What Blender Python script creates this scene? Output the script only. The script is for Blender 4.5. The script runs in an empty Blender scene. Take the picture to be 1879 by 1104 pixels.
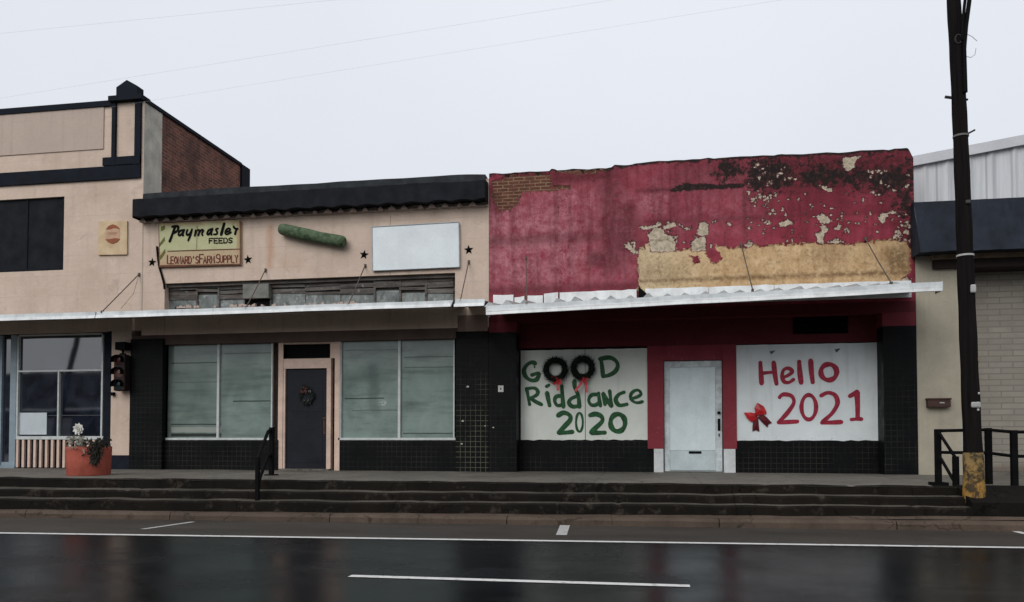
import bpy, math, random
import numpy as np
from mathutils import Vector, noise as mnoise
random.seed(7)
S = bpy.context.scene
COL = S.collection
R = math.radians

# ------------------------------------------------------------------ camera
F_PX, PITCH, YAW, CAMH, DIST = 1461.0, 0.03, R(9.7), 1.15, 15.0     # photo 1879 x 1104
PV = 805 - F_PX * math.tan(PITCH)
cam_d = bpy.data.cameras.new("camera"); cam = bpy.data.objects.new("camera", cam_d); COL.objects.link(cam)
cam_d.sensor_width = 36.0; cam_d.lens = 36.0 * F_PX / 1879.0
cam_d.shift_y = (PV - 552.0) / 1879.0
cam_d.clip_start = 0.1; cam_d.clip_end = 3000
cam.location = (0, -DIST, CAMH); cam.rotation_euler = (R(90) + PITCH, 0, YAW)
S.camera = cam

# ------------------------------------------------------------------ sky, sun, exposure
SUN_EL, SUN_AZ = 34.0, 200.0       # overcast: a broad soft sun behind and above the camera
w = bpy.data.worlds.new("World"); S.world = w; w.use_nodes = True
nt = w.node_tree; nt.nodes.clear()
def wn(t): return nt.nodes.new(t)
sky = wn('ShaderNodeTexSky'); sky.sky_type = 'NISHITA'; sky.sun_disc = False
sky.sun_elevation = R(SUN_EL); sky.sun_rotation = R(SUN_AZ)
skys = wn('ShaderNodeMixRGB'); skys.blend_type = 'MULTIPLY'; skys.inputs[0].default_value = 1
skys.inputs[2].default_value = (0.07, 0.07, 0.07, 1)
nt.links.new(sky.outputs[0], skys.inputs[1])
tc = wn('ShaderNodeTexCoord'); sp = wn('ShaderNodeSeparateXYZ'); nt.links.new(tc.outputs['Generated'], sp.inputs[0])
rp = wn('ShaderNodeValToRGB'); e = rp.color_ramp.elements
e[0].position = 0.0; e[0].color = (0.67, 0.70, 0.76, 1)
e[1].position = 0.30; e[1].color = (0.80, 0.828, 0.89, 1)
x = e.new(0.55); x.color = (0.86, 0.885, 0.95, 1)
x = e.new(1.0); x.color = (1.0, 1.0, 1.02, 1)
nt.links.new(sp.outputs['Z'], rp.inputs[0])
nz = wn('ShaderNodeTexNoise'); nz.inputs['Scale'].default_value = 1.6; nz.inputs['Detail'].default_value = 3
nt.links.new(tc.outputs['Generated'], nz.inputs['Vector'])
mr = wn('ShaderNodeMapRange'); mr.inputs[1].default_value = .3; mr.inputs[2].default_value = .7
mr.inputs[3].default_value = .95; mr.inputs[4].default_value = 1.04; nt.links.new(nz.outputs[0], mr.inputs[0])
vm = wn('ShaderNodeVectorMath'); vm.operation = 'SCALE'
nt.links.new(rp.outputs[0], vm.inputs[0]); nt.links.new(mr.outputs[0], vm.inputs['Scale'])
mx = wn('ShaderNodeMixRGB'); mx.inputs[0].default_value = 0.92
nt.links.new(skys.outputs[0], mx.inputs[1]); nt.links.new(vm.outputs[0], mx.inputs[2])
bg = wn('ShaderNodeBackground'); bg.inputs[1].default_value = 1.0; nt.links.new(mx.outputs[0], bg.inputs[0])
wo = wn('ShaderNodeOutputWorld'); nt.links.new(bg.outputs[0], wo.inputs[0])
sl = bpy.data.lights.new("sun", 'SUN'); sl.energy = 1.65; sl.angle = R(40); sl.color = (1.0, 0.98, 0.95)
so = bpy.data.objects.new("sun", sl); COL.objects.link(so)
so.rotation_euler = (R(90 - SUN_EL), 0, R(180 - SUN_AZ))
S.view_settings.view_transform = 'Standard'; S.view_settings.look = 'None'
S.view_settings.exposure = 0.0; S.view_settings.gamma = 1.0

# ------------------------------------------------------------------ measuring helpers: where a sight line of the survey photo meets a plane
FW = Vector((-math.sin(YAW) * math.cos(PITCH), math.cos(YAW) * math.cos(PITCH), math.sin(PITCH)))
RT = Vector((math.cos(YAW), math.sin(YAW), 0)); UP = RT.cross(FW); CAM = Vector((0, -DIST, CAMH))
def ray(u, v): return FW + RT * ((u - 939.5) / F_PX) + UP * ((PV - v) / F_PX)
def A(u, v, Y=0.0):
    d = ray(u, v); return CAM + d * ((Y + DIST) / d.y)
def G(u, v, Z=0.0):
    d = ray(u, v); return CAM + d * ((Z - CAMH) / d.z)
def rect(u0, u1, vt, vb, Y=0.0):
    """x0, x1, z0, z1 of an upright rectangle; vt, vb are read at its middle"""
    um = (u0 + u1) / 2; vm_ = (vt + vb) / 2
    return A(u0, vm_, Y).x, A(u1, vm_, Y).x, A(um, vb, Y).z, A(um, vt, Y).z

# ------------------------------------------------------------------ mesh builder
class MB:
    def __init__(s): s.v = []; s.f = []; s.sm = []; s.g = []
    def add(s, vs, fs, smooth=False):
        o = len(s.v); s.g.append((o, len(s.f))); s.v += [Vector(p) for p in vs]
        s.f += [tuple(i + o for i in f) for f in fs]; s.sm += [smooth] * len(fs); return s
    def box(s, x0, x1, y0, y1, z0, z1):
        return s.add([(x0,y0,z0),(x1,y0,z0),(x1,y1,z0),(x0,y1,z0),(x0,y0,z1),(x1,y0,z1),(x1,y1,z1),(x0,y1,z1)],
                     [(0,3,2,1),(4,5,6,7),(0,1,5,4),(1,2,6,5),(2,3,7,6),(3,0,4,7)])
    def hexa(s, p):      # 8 points ordered like box
        return s.add(p, [(0,3,2,1),(4,5,6,7),(0,1,5,4),(1,2,6,5),(2,3,7,6),(3,0,4,7)])
    def prism(s, pts, y0, y1):   # polygon in x,z, counter clockwise seen from the street
        n = len(pts)
        vs = [(x, y0, z) for x, z in pts] + [(x, y1, z) for x, z in pts]
        fs = [tuple(range(n)), tuple(range(2*n-1, n-1, -1))] + [(i, i+n, (i+1) % n + n, (i+1) % n) for i in range(n)]
        return s.add(vs, fs)
    def tube(s, pts, r, n=10, caps=True):
        pts = [Vector(p) for p in pts]; m = len(pts)
        rs = r if isinstance(r, (list, tuple)) else [r] * m
        vs = []; fs = []
        for i, p in enumerate(pts):
            d = (pts[min(i+1, m-1)] - pts[max(i-1, 0)]).normalized()
            ref = Vector((0,1,0)) if abs(d.y) < .9 else Vector((1,0,0))
            a = d.cross(ref).normalized(); b = d.cross(a)
            for k in range(n):
                t = 2*math.pi*k/n; vs.append(p + (a*math.cos(t) + b*math.sin(t)) * rs[i])
        for i in range(m-1):
            for k in range(n):
                k2 = (k+1) % n; fs.append((i*n+k, i*n+k2, (i+1)*n+k2, (i+1)*n+k))
        s.add(vs, fs, True)
        if caps:
            s.add(vs[:n], [tuple(range(n-1, -1, -1))]); s.add(vs[-n:], [tuple(range(n))])
        return s
    def lathe(s, c, prof, n=24):
        vs = []; fs = []; m = len(prof)
        for r, z in prof:
            for k in range(n):
                t = 2*math.pi*k/n; vs.append((c[0]+r*math.cos(t), c[1]+r*math.sin(t), c[2]+z))
        for i in range(m-1):
            for k in range(n):
                k2 = (k+1) % n; fs.append((i*n+k, i*n+k2, (i+1)*n+k2, (i+1)*n+k))
        s.add(vs, fs, True); s.add(vs[:n], [tuple(range(n-1, -1, -1))]); s.add(vs[-n:], [tuple(range(n))])
        return s
    def grid(s, fn, nu, nv, smooth=False):
        vs = [fn(i/nu, j/nv) for j in range(nv+1) for i in range(nu+1)]
        fs = [(j*(nu+1)+i, j*(nu+1)+i+1, (j+1)*(nu+1)+i+1, (j+1)*(nu+1)+i) for j in range(nv) for i in range(nu)]
        return s.add(vs, fs, smooth)
    def build(s, name, mat, parent=None, bevel=0):
        off = Vector((0,0,0)); p = parent
        while p: off += p.location; p = p.parent
        me = bpy.data.meshes.new(name); me.from_pydata([v - off for v in s.v], [], s.f); me.update()
        me.polygons.foreach_set('use_smooth', s.sm)
        me.materials.append(mat)
        o = bpy.data.objects.new(name, me); COL.objects.link(o); o.parent = parent
        if bevel:
            b = o.modifiers.new('bevel', 'BEVEL'); b.width = bevel; b.segments = 2; b.limit_method = 'ANGLE'
        return o
def each(mb, name, mat, parent, bevel=0):
    """every added piece becomes a part of its own"""
    g = mb.g + [(len(mb.v), len(mb.f))]
    for (a, fa), (b, fb) in zip(g, g[1:]):
        m_ = MB(); m_.v = mb.v[a:b]; m_.f = [tuple(i-a for i in f) for f in mb.f[fa:fb]]; m_.sm = mb.sm[fa:fb]; m_.build(name, mat, parent, bevel)
def box(x0, x1, y0, y1, z0, z1): return MB().box(x0, x1, y0, y1, z0, z1)
def smooth_pts(pts, k=5, closed=False):
    n = len(pts); out = []
    rng = range(n) if closed else range(n-1)
    for i in rng:
        if closed: p0, p1, p2, p3 = pts[i-1], pts[i], pts[(i+1) % n], pts[(i+2) % n]
        else: p0, p1, p2, p3 = pts[max(i-1,0)], pts[i], pts[i+1], pts[min(i+2,n-1)]
        for j in range(k):
            t = j/k; t2 = t*t; t3 = t2*t
            out.append(tuple(.5*((2*p1[a])+(-p0[a]+p2[a])*t+(2*p0[a]-5*p1[a]+4*p2[a]-p3[a])*t2+(-p0[a]+3*p1[a]-3*p2[a]+p3[a])*t3) for a in (0,1)))
    if not closed: out.append(tuple(pts[-1]))
    return out
YL = [0]
def stroke(mb, pts, wd, y, closed=False, smooth=True, rough=.13):
    """a brush stroke (x,z points) as a thin film of paint on the plane y"""
    if smooth: pts = smooth_pts(pts, 5, closed)
    n = len(pts); YL[0] += 1; y = y - .0004*(YL[0] % 9)
    L = []; Rr = []
    for i, p in enumerate(pts):
        a = pts[i-1] if (i > 0 or closed) else p; b = pts[(i+1) % n] if (i < n-1 or closed) else p
        dx, dz = b[0]-a[0], b[1]-a[1]; l = math.hypot(dx, dz) or 1
        h = wd/2 * (1 + rough*math.sin(i*.37+YL[0]*1.7) + random.uniform(-rough, rough)*.22); yy = y - .00003*i
        L.append((p[0]-dz/l*h, yy, p[1]+dx/l*h)); Rr.append((p[0]+dz/l*h, yy, p[1]-dx/l*h))
    vs = L + Rr; fs = []
    for i in range(n if closed else n-1):
        j = (i+1) % n; fs.append((i, n+i, n+j, j))
    mb.add(vs, fs)
    if not closed:
        for p, yy in ((pts[0], y+.0001), (pts[-1], y-.00003*n-.0001)):
            mb.add([(p[0]+wd*.47*math.cos(t*.5236), yy, p[1]+wd*.47*math.sin(t*.5236)) for t in range(12)], [tuple(range(12))])

def tag(o, label=None, cat=None, group=None, kind=None):
    if label: o['label'] = label
    if cat: o['category'] = cat
    if group: o['group'] = group
    if kind: o['kind'] = kind
    return o
def thing(name, label, cat, loc=(0,0,0), group=None):
    o = bpy.data.objects.new(name, None); COL.objects.link(o); o.location = loc; o.empty_display_size = .2
    return tag(o, label, cat, group)
def copy_tree(o, dloc, label=None):
    c = o.copy(); COL.objects.link(c); c.location = o.location + Vector(dloc)
    if label: c['label'] = label
    for ch in list(o.children):
        d = ch.copy(); COL.objects.link(d); d.parent = c
        for g in ch.children:
            e_ = g.copy(); COL.objects.link(e_); e_.parent = d
    return c

# ------------------------------------------------------------------ material builder
def srgb(r, g, b):
    f = lambda c: (c/255/12.92 if c/255 <= .04045 else ((c/255+.055)/1.055)**2.4)
    return (f(r), f(g), f(b), 1)
class Mat:
    def __init__(s, name):
        s.m = bpy.data.materials.new(name); s.m.use_nodes = True; s.t = s.m.node_tree
        s.b = s.t.nodes['Principled BSDF']; s._pos = None; s._h = None
    def n(s, t, **k):
        x = s.t.nodes.new(t)
        for a, b in k.items(): setattr(x, a, b)
        return x
    def put(s, sock, v):
        if isinstance(v, bpy.types.NodeSocket): s.t.links.new(v, sock)
        elif v is not None:
            if hasattr(sock.default_value, '__len__') and not hasattr(v, '__len__'): v = (v, v, v, 1)[:len(sock.default_value)]
            sock.default_value = v
    def pos(s):
        if not s._pos:
            g = s.n('ShaderNodeNewGeometry'); q = s.n('ShaderNodeSeparateXYZ'); s.t.links.new(g.outputs['Position'], q.inputs[0])
            s._pos = (g.outputs['Position'], q.outputs[0], q.outputs[1], q.outputs[2])
        return s._pos
    def vec(s, x=0, y=0, z=0):
        c = s.n('ShaderNodeCombineXYZ')
        for i, a in enumerate((x, y, z)): s.put(c.inputs[i], a)
        return c.outputs[0]
    def scl(s, sx, sy, sz):
        mp = s.n('ShaderNodeVectorMath', operation='MULTIPLY'); s.put(mp.inputs[0], s.pos()[0]); mp.inputs[1].default_value = (sx, sy, sz)
        return mp.outputs[0]
    def math(s, op, a, b=0.0, c=0.0):
        x = s.n('ShaderNodeMath', operation=op)
        for i, q in enumerate((a, b, c)): s.put(x.inputs[i], q)
        return x.outputs[0]
    def add(s, a, b): return s.math('ADD', a, b)
    def mul(s, a, b): return s.math('MULTIPLY', a, b)
    def mx(s, a, b): return s.math('MAXIMUM', a, b)
    def noise(s, scale=3, detail=4, rough=.55, dist=0, vec=None):
        x = s.n('ShaderNodeTexNoise'); s.put(x.inputs['Vector'], vec if vec is not None else s.pos()[0])
        for k, q in (('Scale', scale), ('Detail', detail), ('Roughness', rough), ('Distortion', dist)): s.put(x.inputs[k], q)
        return x.outputs[0]
    def rng(s, x, a, b, c=0., d=1., smooth=False):
        m = s.n('ShaderNodeMapRange'); m.interpolation_type = 'SMOOTHSTEP' if smooth else 'LINEAR'
        s.put(m.inputs[0], x)
        for i, q in enumerate((a, b, c, d)): s.put(m.inputs[i+1], q)
        return m.outputs[0]
    def mix(s, f, a, b, mode='MIX'):
        x = s.n('ShaderNodeMixRGB', blend_type=mode)
        for i, q in enumerate((f, a, b)): s.put(x.inputs[i], q)
        return x.outputs[0]
    def voro(s, scale, vec=None, feature='F1', rnd=1.0):
        x = s.n('ShaderNodeTexVoronoi', feature=feature); s.put(x.inputs['Vector'], vec if vec is not None else s.pos()[0])
        s.put(x.inputs['Scale'], scale); s.put(x.inputs['Randomness'], rnd); return x
    def warp(s, amp=.1, scale=4, detail=4):
        """x and z pushed about by noise, so that region edges are ragged"""
        if not hasattr(s, '_w'): s._w = {}
        k = (amp, scale, detail)
        if k not in s._w:
            n1 = s.n('ShaderNodeTexNoise'); s.put(n1.inputs['Vector'], s.pos()[0]); n1.inputs['Scale'].default_value = scale; n1.inputs['Detail'].default_value = detail; n1.inputs['Roughness'].default_value = .65
            q = s.n('ShaderNodeSeparateXYZ'); s.t.links.new(n1.outputs[1], q.inputs[0])
            dx = s.mul(s.math('SUBTRACT', q.outputs[0], .5), amp*2); dz = s.mul(s.math('SUBTRACT', q.outputs[1], .5), amp*2)
            s._w[k] = (s.add(s.pos()[1], dx), s.add(s.pos()[3], dz))
        return s._w[k]
    def boxm(s, x0, x1, z0, z1, soft=.03, amp=.1, scale=4, detail=4):
        X, Z = s.warp(amp, scale, detail)
        a = s.mul(s.rng(X, x0-soft, x0+soft), s.rng(X, x1+soft, x1-soft))
        b = s.mul(s.rng(Z, z0-soft, z0+soft), s.rng(Z, z1+soft, z1-soft))
        return s.mul(a, b)
    def pixm(s, u0, u1, vt, vb, Y=0, **k):
        return s.boxm(*rect(u0, u1, vt, vb, Y), **k)
    def bump(s, h, strength=.4, dist=.02):
        x = s.n('ShaderNodeBump'); x.inputs['Strength'].default_value = strength; x.inputs['Distance'].default_value = dist
        s.put(x.inputs['Height'], h)
        if s._h: s.t.links.new(s._h, x.inputs['Normal'])
        s._h = x.outputs[0]; s.t.links.new(x.outputs[0], s.b.inputs['Normal']); return s
    def out(s, col, rough=.8, spec=.3, metal=0.):
        s.put(s.b.inputs['Base Color'], col); s.put(s.b.inputs['Roughness'], rough)
        s.put(s.b.inputs['Specular IOR Level'], spec); s.put(s.b.inputs['Metallic'], metal); return s.m

def c4(*a): return (a[0], a[1], a[2], 1)
def weathered(name, col, dark=.7, light=1.1, scale=2.5, rough=.75, spec=.25, streak=.0, bump=.25, fine=30, bd=.01, metal=0.):
    """plain paint, plaster or metal with blotches, grain and rain streaks"""
    m = Mat(name)
    n1 = m.noise(scale, 5, .6); n2 = m.noise(fine, 3, .6)
    f = m.rng(n1, .3, .7)
    c = m.mix(f, tuple(k*dark for k in col[:3])+(1,), tuple(min(1, k*light) for k in col[:3])+(1,))
    c = m.mix(m.mul(m.rng(n2, .45, .75), .22), c, tuple(k*.6 for k in col[:3])+(1,))
    if streak:
        st = m.noise(1, 4, .6, 0, m.scl(9, 9, .5))
        c = m.mix(m.mul(m.rng(st, .52, .75), streak), c, tuple(k*.4 for k in col[:3])+(1,))
    if bump: m.bump(n2, bump, bd)
    return m.out(c, m.rng(n1, .3, .7, rough-.08, min(1, rough+.08)), spec, metal)

def mat_cream():
    m = Mat('cream_paint'); p, X, Y, Z = m.pos()
    n1 = m.noise(.9, 5, .6); n2 = m.noise(38, 3, .6); st = m.noise(1, 5, .6, 0, m.scl(7, 7, .45))
    c = m.mix(m.rng(n1, .32, .68), c4(.50, .39, .31), c4(.62, .495, .405))
    c = m.mix(m.mul(m.rng(st, .52, .76), .32), c, c4(.33, .25, .20))
    c = m.mix(m.mul(m.rng(m.noise(5, 6, .7), .54, .68), .40), c, c4(.66, .55, .47))
    c = m.mix(m.mul(m.rng(m.noise(2.3, 7, .75, .5), .57, .66), .38), c, c4(.31, .23, .185))
    # rust run under an old fixing, faint horizontal and vertical joints, grime near the top
    r = m.pixm(490, 502, 412, 492, soft=.05, amp=.05, scale=5)
    c = m.mix(m.mul(r, .42), c, c4(.40, .17, .07))
    r2 = m.pixm(512, 560, 470, 492, soft=.12, amp=.15, scale=3)
    c = m.mix(m.mul(r2, .22), c, c4(.40, .20, .10))
    br = m.n('ShaderNodeTexBrick'); br.offset = .5
    m.put(br.inputs['Vector'], m.vec(X, Z, 0))
    for k, q in (('Scale', 1), ('Mortar Size', .007), ('Mortar Smooth', .5), ('Brick Width', 2.6), ('Row Height', .42)): br.inputs[k].default_value = q
    c = m.mix(m.mul(m.mul(br.outputs['Fac'], m.rng(n1, .4, .6)), .32), c, c4(.25, .19, .16))
    for u in (262, 716):
        c = m.mix(m.mul(m.pixm(u-.7, u+.7, 395, 580, soft=.006, amp=.012, scale=6), .6), c, c4(.17, .13, .11))
    m.bump(n2, .35, .008); m.bump(m.noise(6, 5, .65), .45, .03)
    return m.out(c, .78, .25)

def brick_nodes(m, v, c1, c2, mort, w_=.215, h_=.075, ms=.011):
    br = m.n('ShaderNodeTexBrick'); br.offset = .5; m.put(br.inputs['Vector'], v)
    for k, q in (('Color1', c1), ('Color2', c2), ('Mortar', mort), ('Scale', 1), ('Mortar Size', ms), ('Mortar Smooth', .3), ('Bias', 0), ('Brick Width', w_), ('Row Height', h_)):
        br.inputs[k].default_value = q
    return br
def mat_brick_side():
    m = Mat('side_brick'); p, X, Y, Z = m.pos()
    br = brick_nodes(m, m.vec(Y, Z, 0), c4(.23, .08, .052), c4(.13, .05, .037), c4(.21, .15, .125))
    c = m.mix(m.rng(m.noise(2, 5, .6), .4, .7), br.outputs['Color'], c4(.06, .035, .03))
    c = m.mix(m.mul(m.rng(m.noise(7, 5, .7), .58, .72), .5), c, c4(.24, .14, .11))
    m.bump(m.math('SUBTRACT', 1, br.outputs['Fac']), .5, .012)
    return m.out(c, .9, .15)

def mat_red_wall():
    """paint layers; the wall mesh carries where render has fallen, grown mildew or faded (attributes surveyed on the wall)"""
    m = Mat('peeling_red_paint'); p, X, Y, Z = m.pos()
    def at(nm):
        a = m.n('ShaderNodeAttribute'); a.attribute_name = nm; return a.outputs['Fac']
    n1 = m.noise(1.1, 6, .62); n2 = m.noise(4.2, 8, .76, .12); rag = m.noise(13, 6, .72); st = m.noise(1, 5, .62, 0, m.scl(5, 5, .5)); blk = m.noise(1, 5, .7, .3, m.scl(1.5, 1, 3.5))
    c = m.mix(m.rng(n1, .3, .7), c4(.205, .026, .043), c4(.305, .046, .072))
    c = m.mix(m.mul(m.rng(blk, .46, .6), .45), c, c4(.125, .012, .022))
    c = m.mix(m.mul(m.rng(n2, .54, .66), .3), c, c4(.36, .07, .10))
    c = m.mix(m.mul(m.mul(at('fade'), m.rng(n2, .36, .56)), .9), c, m.mix(m.rng(rag, .35, .65), c4(.37, .115, .145), c4(.52, .225, .255)))
    c = m.mix(m.mul(m.rng(st, .47, .68), .6), c, c4(.095, .012, .019))
    c = m.mix(m.mul(at('grime'), m.rng(rag, .22, .58)), c, c4(.060, .012, .015))
    c = m.mix(m.mul(m.rng(m.noise(34, 4, .7), .56, .72), .45), c, c4(.10, .012, .018))
    br = brick_nodes(m, m.vec(m.add(X, m.mul(rag, .03)), m.add(Z, m.mul(n2, .03)), 0), c4(.135, .05, .028), c4(.075, .03, .02), c4(.25, .16, .10), .21, .066, .011)
    bm = m.rng(m.add(at('brick'), m.rng(rag, .2, .8, -.10, .10)), -.004, .006)
    c = m.mix(bm, c, m.mix(m.mul(m.rng(n2, .44, .6), .75), br.outputs['Color'], m.mix(m.rng(rag, .4, .6), c4(.035, .02, .015), c4(.17, .06, .045))))
    mdn = m.noise(7.5, 9, .78, .25)
    md = m.rng(m.add(at('mildew'), m.rng(mdn, .2, .8, -.95, .95)), .36, .56)
    c = m.mix(m.mul(md, .96), c, m.mix(m.rng(rag, .52, .66), c4(.0095, .0085, .0075), c4(.07, .035, .03)))
    tan = m.mix(m.rng(n2, .34, .64), c4(.43, .27, .13), c4(.66, .47, .27))
    tan = m.mix(m.mul(m.rng(X, A(1330, 480).x, A(1190, 480).x), .65), tan, c4(.60, .50, .33))
    tan = m.mix(m.mul(m.rng(m.noise(1, 5, .65, 0, m.scl(6, 6, 1.0)), .5, .68), .55), tan, c4(.27, .145, .055))
    tan = m.mix(m.mul(m.rng(m.noise(16, 6, .8), .50, .62), .6), tan, c4(.22, .14, .07))
    tan = m.mix(m.mul(at('stain'), m.rng(rag, .3, .55)), tan, c4(.13, .075, .033))
    tm = m.rng(m.add(at('tan'), m.rng(rag, .2, .8, -.10, .10)), -.004, .006)
    c = m.mix(tm, c, tan)
    sx = m.add(at('scab'), m.rng(m.noise(24, 6, .74), .2, .8, -.045, .045))
    sc = m.rng(sx, -.003, .004)
    c = m.mix(m.rng(sx, -.022, -.006), c, c4(.055, .012, .014))
    c = m.mix(sc, c, m.mix(m.rng(sx, .0, .018), c4(.68, .54, .46), m.mix(m.rng(rag, .38, .6), c4(.27, .235, .16), c4(.54, .45, .34))))
    m.bump(m.math('SUBTRACT', 1, m.mx(m.mx(tm, sc), bm)), .8, .03)
    m.bump(m.mul(br.outputs['Fac'], bm), .5, -.01); m.bump(rag, .5, .03)
    return m.out(c, .8, .2)

def mat_tile(name, grout, x_=.1, bright=1.0):
    m = Mat(name); p, X, Y, Z = m.pos()
    br = m.n('ShaderNodeTexBrick'); br.offset = 0; m.put(br.inputs['Vector'], m.vec(m.add(X, Y), Z, 0))
    for k, q in (('Color1', c4(.0045, .005, .0055)), ('Color2', c4(.008, .0085, .009)), ('Mortar', grout), ('Scale', 1), ('Mortar Size', .006), ('Mortar Smooth', .2), ('Brick Width', x_), ('Row Height', x_)):
        br.inputs[k].default_value = q
    patch = m.rng(m.noise(1.7, 4, .6), .38, .62)
    low = m.rng(Z, 2.9, .6)
    c = m.mix(m.mul(m.mul(br.outputs['Fac'], patch), m.mul(low, bright)), c4(.0055, .006, .0065), br.outputs['Color'])
    c = m.mix(m.mul(m.rng(m.noise(6, 5, .7), .55, .75), .5), c, c4(.012, .0125, .0115))
    m.bump(m.math('SUBTRACT', 1, br.outputs['Fac']), .35, .004)
    return m.out(c, m.rng(m.noise(3, 4), .3, .7, .3, .6), .07)

def mat_pane():
    """shop glass papered over from inside"""
    m = Mat('papered_glass'); p, X, Y, Z = m.pos()
    n1 = m.noise(1.3, 5, .6, .4); st = m.noise(1, 5, .6, 0, m.scl(1.0, 1, 7))
    c = m.mix(m.rng(n1, .3, .7), c4(.125, .165, .150), c4(.235, .30, .272))
    c = m.mix(m.mul(m.rng(st, .5, .72), .5), c, c4(.06, .078, .072))
    c = m.mix(m.mul(m.rng(X, A(395, 700).x, A(310, 700).x), .45), c, c4(.075, .09, .078))
    for (u0, u1, v_, a) in ((305, 398, 664, .9), (305, 398, 700, .3), (405, 500, 646, .7), (420, 500, 735, .9), (627, 700, 730, .9), (627, 733, 640, .5), (640, 733, 752, .4), (737, 830, 653, .7), (737, 830, 672, .5), (735, 834, 795, .8), (305, 398, 778, .9)):
        c = m.mix(m.mul(m.pixm(u0, u1, v_-1, v_+1, soft=.006, amp=.012, scale=3), a), c, c4(.02, .025, .025))
    c = m.mix(m.mul(m.pixm(305, 398, 783, 793, soft=.01, amp=.02, scale=3), .8), c, c4(.30, .32, .29))
    c = m.mix(m.mul(m.pixm(305, 398, 795, 801, soft=.01, amp=.02, scale=3), .9), c, c4(.02, .022, .02))
    c = m.mix(m.mul(m.pixm(670, 690, 665, 760, soft=.06, amp=.14, scale=3), .4), c, c4(.05, .062, .065))
    c = m.mix(m.mul(m.pixm(830, 834, 630, 800, soft=.02, amp=.03, scale=3), .5), c, c4(.25, .28, .26))
    c = m.mix(m.mul(m.mul(m.pixm(690, 705, 735, 742, soft=.01, amp=.06, scale=12), m.rng(m.noise(30, 2), .5, .55)), .9), c, c4(.5, .5, .48))
    m.bump(n1, .05, .02)
    return m.out(c, .05, .5)

def mat_board(name, tint):
    m = Mat(name); p, X, Y, Z = m.pos()
    c = m.mix(m.rng(m.noise(1.6, 5, .6), .3, .7), tuple(k*.82 for k in tint)+(1,), tint+(1,))
    c = m.mix(m.mul(m.rng(m.noise(1, 5, .65, 0, m.scl(9, 9, .6)), .55, .75), .25), c, c4(.30, .32, .28))
    c = m.mix(m.mul(m.rng(m.noise(28, 4, .7), .60, .72), .30), c, c4(.25, .26, .24))
    ed = m.rng(m.noise(11, 5, .7), .56, .66)
    c = m.mix(m.mul(m.mul(ed, m.rng(Z, 1.25, 1.05)), .6), c, c4(.14, .12, .10))
    m.bump(m.noise(16, 3), .15, .006)
    return m.out(c, .62, .3)

def mat_concrete(name, c1, c2, wet=.4, spec=.3, mottle=c4(.17, .15, .13), ma=.4, spl=None):
    m = Mat(name)
    n1 = m.noise(.7, 6, .65); n2 = m.noise(5, 6, .7); n3 = m.noise(45, 3, .7)
    c = m.mix(m.rng(n1, .32, .68), c1, c2)
    c = m.mix(m.mul(m.rng(n2, .56, .72), ma), c, mottle)
    c = m.mix(m.mul(m.rng(n3, .5, .8), .5), c, tuple(k*.45 for k in c1[:3])+(1,))
    st = m.noise(1, 5, .6, 0, m.scl(3, 3, .6)); c = m.mix(m.mul(m.rng(st, .52, .7), .4), c, tuple(k*.5 for k in c1[:3])+(1,))
    if spl:
        fr = m.math('ABSOLUTE', m.math('SUBTRACT', m.math('FRACT', m.math('DIVIDE', m.add(m.pos()[1], m.mul(n2, .05)), spl)), .5))
        c = m.mix(m.mul(m.rng(fr, .0035, .0018), .85), c, c4(.004, .0035, .003))
    wx, wz = m.warp(.4, 1.6); cr = m.voro(.7, m.vec(wx, m.pos()[2], wz), 'DISTANCE_TO_EDGE')
    c = m.mix(m.mul(m.rng(cr.outputs['Distance'], .010, .002), .6), c, tuple(k*.25 for k in c1[:3])+(1,))
    m.bump(n3, .35, .008); m.bump(n2, .4, .02)
    return m.out(c, m.rng(n1, .35, .65, wet, wet+.3), spec)

def mat_road():
    m = Mat('wet_asphalt'); p, X, Y, Z = m.pos()
    n1 = m.noise(.5, 5, .6, 0, m.scl(.35, 1.6, 1)); n3 = m.noise(70, 3, .7); st = m.noise(1, 6, .65, 0, m.scl(.6, 7, 1))
    c = m.mix(m.rng(n1, .3, .7), c4(.0045, .0056, .0070), c4(.0095, .0115, .0140))
    c = m.mix(m.mul(m.rng(n3, .58, .72), .25), c, c4(.022, .0245, .027))
    c = m.mix(m.mul(m.rng(st, .56, .72), .35), c, c4(.020, .0235, .026))
    br = m.rng(m.noise(.8, 4, .6), .35, .65)
    wx, wz = m.warp(.35, 1.2)
    cr = m.voro(.42, m.vec(wx, m.add(Y, m.mul(m.noise(1.5, 4), .6)), 0), 'DISTANCE_TO_EDGE')
    c = m.mix(m.mul(m.rng(cr.outputs['Distance'], .012, .002), .7), c, c4(.0025, .0025, .003))
    c = m.mix(m.mul(m.rng(m.noise(1.1, 6, .7, .3, m.scl(.5, 1.3, 1)), .56, .62), .35), c, c4(.022, .024, .026))
    m.bump(n3, .22, .005)
    return m.out(c, m.add(m.mul(br, .17), m.mul(n1, .24)), .085)
def mat_parking():
    m = Mat('old_asphalt'); n1 = m.noise(.9, 5, .6, 0, m.scl(.5, 1.5, 1)); n3 = m.noise(60, 3, .7)
    c = m.mix(m.rng(n1, .3, .7), c4(.026, .023, .0195), c4(.050, .044, .038))
    c = m.mix(m.mul(m.rng(n3, .52, .7), .5), c, c4(.10, .09, .08))
    c = m.mix(m.mul(m.rng(m.noise(3, 5, .7), .56, .72), .5), c, c4(.018, .016, .014))
    m.bump(n3, .5, .008); return m.out(c, .6, .2)
def mat_line(name='road_paint', k=.62, w0=.54):
    m = Mat(name); n = m.noise(14, 7, .75)
    c = m.mix(m.rng(n, w0, w0+.1), c4(k, k, k*.98), c4(k*.35, k*.35, k*.34))
    return m.out(c, .5, .3)
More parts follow.
